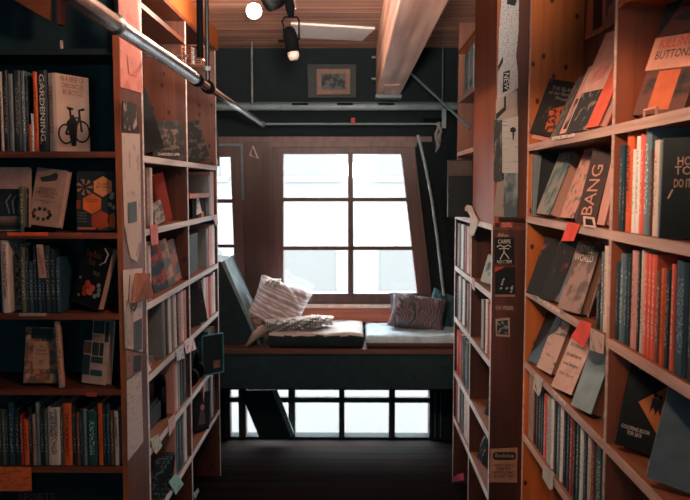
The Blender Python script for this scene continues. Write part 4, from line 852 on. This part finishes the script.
# third row
z = nz[2]
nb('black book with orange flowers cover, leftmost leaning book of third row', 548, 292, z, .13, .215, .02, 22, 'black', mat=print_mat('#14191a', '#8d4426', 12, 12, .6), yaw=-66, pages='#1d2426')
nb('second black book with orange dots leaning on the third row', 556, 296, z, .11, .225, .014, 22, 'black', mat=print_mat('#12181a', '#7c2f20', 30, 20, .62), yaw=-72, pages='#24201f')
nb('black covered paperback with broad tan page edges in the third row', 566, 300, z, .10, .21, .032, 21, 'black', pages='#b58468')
o = nb('greyish pink STYLE paperback leaning in the middle of the third row', 580, 308, z, .12, .225, .034, 19, 'pink', mat=print_mat('#8f7670', '#5f5450', 16, 14, .5), yaw=-70, pages='#a97a64')
text('title', 'STYLE\nWORLD', o, (0, -.001, .185), .09, .05, WINK)
row('X', NX, z, 'near end of third row, near right case', NG, [(596, 600, 285, 'black'), (600.3, 602.6, 252, 'slate'), (602.9, 606, 246, 'cream')], 300, depth=.14, maxh=.25)
# fourth row
z = nz[3]
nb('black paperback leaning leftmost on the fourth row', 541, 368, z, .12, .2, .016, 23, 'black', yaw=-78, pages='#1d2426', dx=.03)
o = nb('black and cream book with torn white shape cover leaning on the fourth row', 551, 376, z, .13, .225, .044, 21, 'maroon', mat=print_mat('#b9988a', '#6f5f58', 10, 60, .58), yaw=-80, pages='#a8745c', dx=.025)
art(o, 'dark_print', [(-.06, .12), (-.01, .15), (.0, .19), (.06, .18), (.06, .222), (-.06, .222)], plain('#15191a'))
o = nb('cream book printed with a typewritten list leaning on the fourth row', 571, 391, z, .125, .185, .04, 24, 'cream', mat=plain('#bd9a8c'), yaw=-74, pages='#8a5a44', dx=.02)
for k_, t_ in enumerate(('for the end', 'is where', 'we begin', 'the story')): text('title_line', t_, o, (0, -.001, .155-k_*.034), .085, .016, plain('#4a4442'))
o = nb('pale blue-grey book leaning at the near end of the fourth row', 591, 408, z, .11, .225, .045, 20, 'slate', mat=plain('#7f9498'), yaw=-74, pages='#8a5a44', dx=.02)
# fifth row upright spines
row('X', NX, nz[4], 'lowest row of near right case', 'upright books on the lowest row of the near right case', [(526.5, 532, 372, 'tan'), (532.3, 534.6, 380, 'charcoal'), (535, 537.6, 384, 'maroon'), (538, 540, 388, 'green'), (540.3, 542.4, 390, 'navy'), (542.8, 545, 393, 'coral'),
 (545.4, 549.6, 396, 'pale grey'), (550, 552.4, 398, 'white'), (552.8, 556, 402, 'charcoal'), (556.4, 559, 404, 'slate'), (559.4, 562, 406, 'white'), (562.4, 566, 409, 'black'), (566.4, 569, 413, 'navy'), (569.4, 572, 415, 'red'), (572.4, 575.4, 418, 'black'), (575.8, 579, 424, 'green'),
 (579.4, 582.4, 424, 'white'), (582.8, 587, 428, 'navy'), (587.4, 590, 436, 'cream'), (590.4, 595, 440, 'brown'), (595.5, 603, 446, 'green')], 450, depth=.14, maxh=.25)
# red tags
xtag('paper_tag', 'bright red paper tag hanging from the second shelf edge of the right case', NX, [(568.5, 222), (581, 223.5), (574, 241), (561.5, 241)], plain('#e0452e'))
xtag('paper_tag', 'crumpled red paper tag on the third shelf edge of the right case', NX, [(581, 320), (592, 323.5), (590, 336), (583.5, 348), (571, 337), (577, 328)], plain('#dd4838'))
xtag('paper_tag', 'crumpled pale printed tag right of the red one on the third shelf edge', NX, [(591, 328), (605, 335), (604, 354), (590, 350)], print_mat('#b3988c', '#5f6a60', 50, 50, .58))
xtag('paper_tag', 'white rolled tag at the far end of the fourth shelf edge', NX, [(535, 374), (543.5, 379.5), (541, 392), (539, 396.5), (533.5, 388)], print_mat('#bcb4a8', '#5c5a55', 40, 30, .6))
xtag('paper_tag', 'pale tag hanging under the lowest shelf edge on the right', NX, [(544, 464), (554, 473), (553, 489), (550, 490), (542.5, 477)], plain('#b0aa9e'))
# white shelf label strips along edges
for x0, x1, y0, y1, lab in ((552, 575, 138.5, 134.5, 'white printed label strip on the top shelf edge of the right case'), (537, 560, 297, 312, 'white printed label strip on the third shelf edge of the right case'),
                       (553, 566, 391, 404, 'pale label strip with black marks on the fourth shelf edge')):
    xtag('shelf_label', lab, NX, [(x0, y0-1.5), (x1, y1-1.5), (x1, y1+2), (x0, y0+2)], print_mat('#d6c3ba', '#4c4644', 70, 90, .6), cat='label')
# --- near bay of the near case
z = nz[1]
BG = 'upright books on the second row, nearest bay of the right case'
rr = row('X', NX, z, 'second row of nearest right bay', BG, [(617.5, 622, 146, 'navy'), (622.4, 624.4, 180, 'black'), (624.8, 631.5, 132, 'orange', 0, 'orange OFFICIAL spine book in the nearest right bay'), (631.8, 634, 150, 'white'), (635, 638.5, 137, 'white'),
   (638.8, 642.6, 135, 'coral'), (643.2, 648.8, 124, 'slate'), (649.2, 652, 150, 'maroon'), (652.4, 657.5, 141, 'cream'), (658, 660.6, 143, 'grey'), (661, 663, 152, 'slate')], 190, depth=.15, maxh=.25)
o, t, d, h = rr[2]; text('title', 'OFFICIAL', o, (t*.5, -.0015, h*.62), h*.48, t*.5, INK, (0, 0, -1), (1, 0, 0))
p = PX(683, 235, NX+.03)
o = face('large dark book titled HOW TO DO IT facing out in the nearest right bay', NX+.065, 1.64, z, .19, .215, .02, -40, 3, 0, 'black', mat=plain('#10191c', .4), group=BG)
for s_, zz in (('HOW', .165), ('TO', .145), ('DO IT', .118)): text('title', s_, o, (-.048 if s_ != 'HOW' else -.035, -.001, zz), .05 if s_ == 'HOW' else .035, .018, plain('#b08c76'))
text('title', '/', o, (-.072, -.001, .095), .012, .02, plain('#b08c76'))
tag(MB().box((NX+.155, 1.50, z+.001), (NX+.192, 1.85, z+.235)).build('storage_box', W_PINE2), 'orange-brown box standing behind the dark HOW TO DO IT book', 'box')
rr = row('X', NX, nz[2], 'third row of nearest right bay', 'upright books on the third row, nearest bay of the right case', [(614, 618, 262, 'navy'), (619, 623, 254, 'slate'), (623.4, 627, 256, 'navy'), (627.4, 629.4, 258, 'charcoal'), (630, 636, 251, 'pink'), (636.4, 639.6, 254, 'black'),
   (640, 643, 250, 'cream'), (643.3, 647, 253, 'coral'), (647.3, 650.6, 254, 'coral'), (650.9, 654.6, 255, 'coral'), (655, 659.6, 271, 'brown'), (660, 664, 269, 'orange'), (664.3, 670, 270, 'black'), (670.4, 674, 265, 'coral'), (674.5, 687, 262, 'navy'), (687.5, 696, 268, 'charcoal')], 300, depth=.15, maxh=.25)
p = PX(655, 440, NX+.05)
z = nz[3]
o = face('dark book with yellow diamond sign of crossing figures in the lowest right bay', NX+.055, 1.915, z, .155, .235, .02, -44, 14, 4, 'black', mat=plain('#11181a', .5), group='face-out books in the nearest right bay')
art(o, 'sign_print', [(-.035, .12), (.03, .175), (.078, .12), (.03, .05)], plain('#b56a3c')); text('title', 'D.J. STALEY', o, (.01, -.001, .205), .12, .02, plain('#a5806e')); text('subtitle', 'COLORING BOOK\nFOR 2015', o, (-.028, -.001, .045), .075, .022, WINK)
for cx, cz in ((.005, .125), (.018, .122), (.04, .105)):
    art(o, 'figure_print', hexa(cx, cz+.022, .006), INK, yoff=-.0015); art(o, 'figure_print', [(cx-.007, cz-.025), (cx, cz-.008), (cx+.008, cz-.024), (cx+.006, cz+.015), (cx-.006, cz+.015)], INK, yoff=-.0015)
o = face('grey-blue clothbound book leaning in front of the crossing sign book', NX+.035, 1.68, z, .13, .225, .03, -44, 16, 6, 'slate', mat=plain('#55666c', .6), group='face-out books in the nearest right bay')
z = nz[0]
o = face('KILLING book with eye cover leaning back on the top nearest right shelf', NX+.038, 1.85, z, .145, .285, .022, -60, 21, 2, 'brown', mat=print_mat('#5a3025', '#1c1716', 8, 12, .52), group='face-out books in the nearest right bay')
art(o, 'title_panel', rect(-.074, .115, .074, .2), plain('#c98872')); text('title', 'KILLING', o, (-.005, -.0017, .182), .095, .026, plain('#d8482a')); text('subtitle', 'BUTTONS', o, (-.005, -.0017, .152), .1, .022, INK)
art(o, 'eye_print', [(-.04, .245), (-.01, .262), (.025, .25), (.0, .235)], INK); art(o, 'orange_print', rect(-.03, .01, .03, .11), plain('#b3552f')); art(o, 'hair_print', [(-.074, .2), (-.074, .29), (-.03, .297), (-.05, .24)], INK)
o = face('plain pale pink book leaning at the right photo edge, top shelf', NX+.04, 1.52, z, .13, .17, .02, -40, 17, 10, 'pink', mat=plain('#a8796a'), group='face-out books in the nearest right bay')
p = PX(650, 106, NX-.002)
tag(MB().tube([(NX+.012, p.y+.07, z+.002), (NX+.012, p.y+.07, z+.02), (NX+.012, p.y-.005, z+.02), (NX+.012, p.y-.005, z+.002)], .0035, 6).build('bookend', plain('#c08878', .3)), 'small pink wire book stop below the KILLING book', 'bookend')
# framed prints on the back of the near case far bay
def backpic(lab, quad, inner, m1, m2):
    r = thing('picture_frame', lab, 'picture', (NB-.004, 2.4, H+.5))
    MB().prism([PX(x, y, NB-.002) for x, y in quad], (-.008, 0, 0)).build('frame', m1, r)
    MB().prism([PX(x, y, NB-.011) for x, y in inner], (-.001, 0, 0)).build('print', m2, r)
backpic('wood framed dark picture on the back board above the top right books', [(591, -10), (604, -14), (604, 32), (587, 40)], [(594, -8), (602, -10), (602, 26), (593, 31)], plain('#b07a64'), print_mat('#14191b', '#7a3028', 8, 8, .64))
backpic('wood framed pale sketch next to the dark picture on the back board', [(604.3, -14), (622, -20), (622, 20), (604.3, 31.5)], [(606, -12), (620, -16), (620, 18), (606, 26)], plain('#b07a64'), print_mat('#9a7f74', '#5f4f4a', 12, 12, .55))
# ------------------------------------------------------------------ window seat
YF = 4.60
bt_ = PY(300, 349, YF).z; bb = PY(300, 389, YF).z
seat = thing('window_seat', 'long wooden window seat with dark apron below the cushions', 'bench', (0, 4.85, bb))
MB().box((-1.25, YF, bt_-.03), (1.05, FAR-.01, bt_)).build('seat_board', wood('#4a3028', '#6f4a3d', 'x'), seat)
MB().box((-1.25, YF+.01, bb), (1.05, YF+.035, bt_-.03)).build('apron', plain('#1d3339', .7), seat)  # apron colour holds a teal tint imitating lifted shade under the seat
MB().box((-1.25, YF+.035, bt_-.09), (1.05, FAR-.03, bt_-.03)).build('support', plain('#152327', .8), seat)
def pad(name, lab, x0, x1, y0, y1, z0, z1, top, side, cat='cushion', group=None, wob=.006, thr=.80):
    bm = bmesh.new(); nx, ny, nz_ = 26, 16, 5
    bmesh.ops.create_cube(bm, size=1)
    bmesh.ops.subdivide_edges(bm, edges=list(bm.edges), cuts=11, use_grid_fill=True)
    for v in bm.verts:
        x, y, z = v.co*2
        e = max(abs(x), abs(y))
        zz = z*(1-.28*max(0, e-.75)*4*.5)
        px_ = x*(1-.03*z*z*(abs(x) > .9)); py_ = y*(1-.05*z*z*(abs(y) > .9))
        w = wob*(math.sin(x*7+y*3)+math.sin(y*9-x*4)+.7*math.sin(x*17+y*11)) if z > 0 else 0
        v.co = ((x0+x1)/2+px_*(x1-x0)/2, (y0+y1)/2+py_*(y1-y0)/2, (z0+z1)/2+zz*(z1-z0)/2+w*.6)
    m = MB(); m.bm = bm
    r = thing(name, lab, cat, ((x0+x1)/2, (y0+y1)/2, z0), group)
    # split into upper cover and side band
    o = m.build('cover', top, r, smooth=True); o.data.materials.append(side)
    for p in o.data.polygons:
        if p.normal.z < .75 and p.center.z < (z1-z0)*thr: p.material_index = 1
    return r
cz = bt_+.002
xa, xb = PY(268, 345, YF).x, PY(364, 345, YF).x; xc = PY(366, 345, YF).x; xd = PY(470, 345, YF).x
th = PY(300, 333, YF).z-cz
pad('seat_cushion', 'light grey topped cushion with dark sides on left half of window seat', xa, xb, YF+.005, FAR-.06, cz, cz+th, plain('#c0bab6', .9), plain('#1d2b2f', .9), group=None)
rc_ = pad('seat_cushion', 'pale blue-white cushion with brown piping on right half of window seat', xc, xd, YF+.005, FAR-.06, cz, cz+th*.85, plain('#b4ccd8', .9), plain('#6a4c40', .9), thr=.42)
# blanket-like fold on the grey cushion
def blob(name, centre, size, rot, mat, parent=None, seed=0, wr=.03, pinch=.35, cuts=14, freq=9):
    """a plump pillow: flat square with thick middle, pinched corners and wrinkles"""
    bm = bmesh.new(); bmesh.ops.create_grid(bm, x_segments=cuts*2, y_segments=cuts*2, size=1)
    top = list(bm.verts); geo = bmesh.ops.duplicate(bm, geom=list(bm.verts)+list(bm.edges)+list(bm.faces))
    bot = [g for g in geo['geom'] if isinstance(g, bmesh.types.BMVert)]
    def f(v, s):
        x, y = v.co.x, v.co.y
        e = max(0, (1-x**4))*max(0, (1-y**4)); hgt = e**.42
        k = 1-pinch*.35*((x*x)*(1-y*y)*0+(1-abs(y))*0)
        inx = x*(1-.10*(1-y*y)*abs(x)**3); iny = y*(1-.10*(1-x*x)*abs(y)**3)
        w = wr*(math.sin(freq*x+3*y+seed)*math.sin(freq*.8*y-2*x+seed*2)+.6*math.sin(freq*1.9*(x+y)+seed))*min(1, e*2)
        v.co = Vector((inx*size[0]/2, s*(hgt*size[1]/2+w*size[1]*1.5*hgt), iny*size[2]/2))
    for v in top: f(v, -1)
    for v in bot: f(v, 1)
    bmesh.ops.remove_doubles(bm, verts=bm.verts, dist=.0008)
    R = Matrix.Translation(centre) @ Matrix.Rotation(rad(rot[2]), 4, 'Z') @ Matrix.Rotation(rad(rot[0]), 4, 'X') @ Matrix.Rotation(rad(rot[1]), 4, 'Y')
    bmesh.ops.transform(bm, matrix=R, verts=bm.verts)
    m = MB(); m.bm = bm; return m.build(name, mat, parent, smooth=True)
def stripe_mat(cols, scale, axis='Z', noise=2.0, rot=0):
    m, nt, b = new_mat('striped_cloth')
    tc = nd(nt, 'ShaderNodeTexCoord'); mp = nd(nt, 'ShaderNodeMapping'); mp.inputs['Rotation'].default_value = (0, rad(rot), 0); nt.links.new(tc.outputs['Object'], mp.inputs['Vector'])
    w = nd(nt, 'ShaderNodeTexWave', Scale=scale, Distortion=noise, Detail=2.0); w.bands_direction = axis; nt.links.new(mp.outputs[0], w.inputs['Vector'])
    n = nd(nt, 'ShaderNodeTexNoise', Scale=9.0, Detail=2.0); nt.links.new(mp.outputs[0], n.inputs['Vector'])
    r = nd(nt, 'ShaderNodeValToRGB'); r.color_ramp.elements[0].color = lin(cols[0]); r.color_ramp.elements[1].color = lin(cols[-1])
    for i, c in enumerate(cols[1:-1]):
        e = r.color_ramp.elements.new((i+1)/(len(cols)-1)); e.color = lin(c)
    mx = nd(nt, 'ShaderNodeMix', data_type='FLOAT'); mx.inputs[0].default_value = .25
    nt.links.new(w.outputs['Fac'], mx.inputs[2]); nt.links.new(n.outputs['Fac'], mx.inputs[3])
    nt.links.new(mx.outputs[0], r.inputs['Fac']); nt.links.new(r.outputs['Color'], b.inputs['Base Color']); b.inputs['Roughness'].default_value = .95
    return m
PY_ = 4.88
c = PY(281, 309, PY_)
pw = thing('throw_pillow', 'pale striped pillow with ruffled edge leaning at the left of the window seat', 'pillow', (c.x, PY_, cz+th))
STR = stripe_mat(['#6a7484', '#c3b6b4', '#f0eae6', '#a08c94', '#f0ece8'], 4.2, 'Z', 1.5, rot=-25)
blob('pillow_body', PY(278, 307, PY_)+Vector((0, 0, .0)), (.35, .2, .33), (-24, 24, 12), STR, pw, seed=1, wr=.05)
# ruffle
blob('ruffle', PY(293, 324, YF+.14)+Vector((0, 0, .004)), (.37, .15, .075), (0, -4, 4), stripe_mat(['#6b625e', '#c9bfb8', '#e4dcd5', '#8f8580', '#ece6e0'], 9, 'X', 3), pw, seed=9, wr=.16, freq=13)
blob('ruffle_end', PY(322, 320, YF+.2)+Vector((0, 0, .0)), (.15, .1, .055), (0, 4, 0), plain('#dcd4ce', .95), pw, seed=11, wr=.14, freq=10)
bp = PY(263, 330, YF+.09); tl = PY(246, 346, YF+.03)
rm = MB(); rm.tube([bp+Vector((.05, .03, .01)), bp, (bp+tl)/2+Vector((0, 0, .01)), tl], [.02, .034, .026, .006], 10); rm.build('tassel_end', stripe_mat(['#6b4c40', '#b9a595', '#7d6c62'], 26, 'Z', 1), pw, smooth=True)
fluff = PY(272, 284, PY_-.01)
blob('pillow_top_knot', fluff, (.12, .08, .07), (0, 0, 0), plain('#dcd6d2', .95), pw, seed=4, wr=.12)
o = tag(blob('throw_pillow', PY(246.5, 322, 4.83), (.085, .1, .25), (-5, -22, 0), plain('#10191c', .95), seed=2, wr=.03), 'small black pillow squeezed between leaning board and striped pillow', 'pillow')
o = tag(blob('throw_pillow', PY(258, 322, 4.80), (.06, .12, .17), (-5, -28, 0), stripe_mat(['#3f5c5c', '#9a7f74', '#b98a80', '#5d7f7a'], 8, 'Z', 3), seed=3, wr=.03), 'narrow green and pink pillow edge beside the black pillow', 'pillow')
# right pillows
FLO = stripe_mat(['#1f292c', '#565a60', '#7c7a80', '#8a4a5c', '#3c4448', '#9a9798'], 5.5, 'X', 14)
o = tag(blob('throw_pillow', PY(418, 313, 4.85)+Vector((0, 0, 0)), (.36, .16, .225), (-28, 8, -6), FLO, seed=5, wr=.05), 'dark floral patterned pillow lying on the right seat cushion', 'pillow')
o = tag(blob('throw_pillow', PY(443, 312, 5.0), (.22, .13, .27), (-20, 20, -4), plain('#33535a', .95), seed=6, wr=.04), 'teal pillow in the corner behind the floral pillow', 'pillow')
o = tag(blob('throw_pillow', PY(405, 303, 5.03), (.2, .08, .14), (-25, 0, 0), plain('#3b4a4e', .95), seed=8, wr=.04), 'small grey pillow against the sill behind the floral pillow', 'pillow')
# leaning backrest board on the left
q1 = [PY(217, 258, 4.72), PY(221, 262, 4.72), PY(258, 347.5, 4.72), PY(214, 347.5, 4.72)]
br = thing('backrest_board', 'large dark sloping board with pale edge at left end of window seat', 'board', (q1[3].x, 4.8, bt_))
zfix = bt_+.002
q1[2].z = q1[3].z = zfix; q1[3].x = -.98
q1[0] = Vector((-.98, 4.72, q1[1].z+.02))
MB().prism(q1, (0, .38, 0)).build('board', plain('#1d3036', .7), br)
MB().prism([q1[1], q1[1]+Vector((.02, 0, .01)), q1[2]+Vector((.02, 0, .0)), q1[2]], (0, .38, 0)).build('pale_edge', plain('#7d9095', .6), br)
# board leaning under the seat
o = tag(MB().prism([PY(240, 391, 5.05), PY(272, 391, 5.05), PY(291, 437, 5.05), PY(259, 437, 5.05)], (0, .025, 0)).build('leaning_plank', plain('#142226', .8)), 'wide dark plank leaning before the low windows under the seat', 'plank')
MB().prism([PY(272, 391, 5.05), PY(277, 391, 5.05), PY(294, 434, 5.05), PY(291, 437, 5.05)], (0, .025, 0)).build('pale_edge', plain('#66787c'), o)
# ------------------------------------------------------------------ light
sc = bpy.context.scene
w = D.worlds.new('sky'); sc.world = w; w.use_nodes = True
bg = w.node_tree.nodes['Background']; bg.inputs['Color'].default_value = (.92, .97, 1, 1); bg.inputs['Strength'].default_value = 17.0
def area(name, loc, rot, sx, sy, e, col, portal=False):
    l = D.lights.new(name, 'AREA'); l.shape = 'RECTANGLE'; l.size = sx; l.size_y = sy; l.energy = e; l.color = col
    if portal: l.cycles.is_portal = True
    o = D.objects.new(name, l); COL.objects.link(o); o.location = loc; o.rotation_euler = rot; return o
area('window_portal', (0, FAR+.12, H-.25), (rad(-90), 0, 0), 1.0, 1.0, 1, (1, 1, 1), True)
area('low_window_portal', (-.15, FAR+.12, (lt+lb)/2), (rad(-90), 0, 0), 1.5, .33, 1, (1, 1, 1), True)
area('left_window_portal', (-1.15, FAR+.12, H-.25), (rad(-90), 0, 0), .85, 1.0, 1, (1, 1, 1), True)
def spot(name, loc, target, e, col, size=70, blend=.6, r=.05):
    l = D.lights.new(name, 'SPOT'); l.energy = e; l.color = col; l.spot_size = rad(size); l.spot_blend = blend; l.shadow_soft_size = r
    o = D.objects.new(name, l); COL.objects.link(o); o.location = loc
    o.rotation_euler = (Vector(target)-Vector(loc)).to_track_quat('-Z', 'Y').to_euler(); return o
WARM = (1, .66, .44)
l = D.lights.new('bulb_light', 'POINT'); l.energy = 20; l.color = (1, .75, .58); l.shadow_soft_size = .04
o = D.objects.new('bulb_light', l); COL.objects.link(o); o.location = sb+Vector((-.02, -.06, -.02))
spot('track_lamp_right', (-.35, 1.2, CEIL-.12), (.75, 2.6, H+.35), 90, WARM, 80, .8, .06)
spot('ceiling_fill_spot', (.0, .6, H+.2), (-.1, 2.9, CEIL), 600, (1, .80, .68), 46, 1, .08)  # unseen spot added to brighten the ceiling
spot('track_lamp_left', (.2, .9, CEIL-.12), (-.85, 2.8, H+.45), 13, (1, .76, .62), 70, .8, .06)
area('teal_shadow_fill', (0, -2.3, H+.1), (rad(90), 0, 0), 2.6, 1.6, 22, (.42, .80, .96))  # unseen teal fill added behind the camera to lift the shadows
l = D.lights.new('ceiling_fill_point', 'POINT'); l.energy = 24; l.color = (1, .72, .55); l.shadow_soft_size = .06  # unseen point light added to brighten the ceiling and upper shelves
o = D.objects.new('ceiling_fill_point', l); COL.objects.link(o); o.location = (.0, 1.75, H+.62)
# ------------------------------------------------------------------ camera
cam = D.cameras.new('camera'); cam.sensor_width = 36; cam.lens = FPX/690*36; cam.clip_start = .02
cam.dof.use_dof = True; cam.dof.focus_distance = 2.8; cam.dof.aperture_fstop = 5.6
co = D.objects.new('camera', cam); COL.objects.link(co)
M = Matrix((CR, CU, -CF)).transposed().to_4x4(); M.translation = (0, 0, H); co.matrix_world = M
sc.camera = co
sc.view_settings.view_transform = 'Standard'; sc.view_settings.look = 'None'; sc.view_settings.gamma = 1; sc.view_settings.exposure = 0
sc.view_settings.use_curve_mapping = False
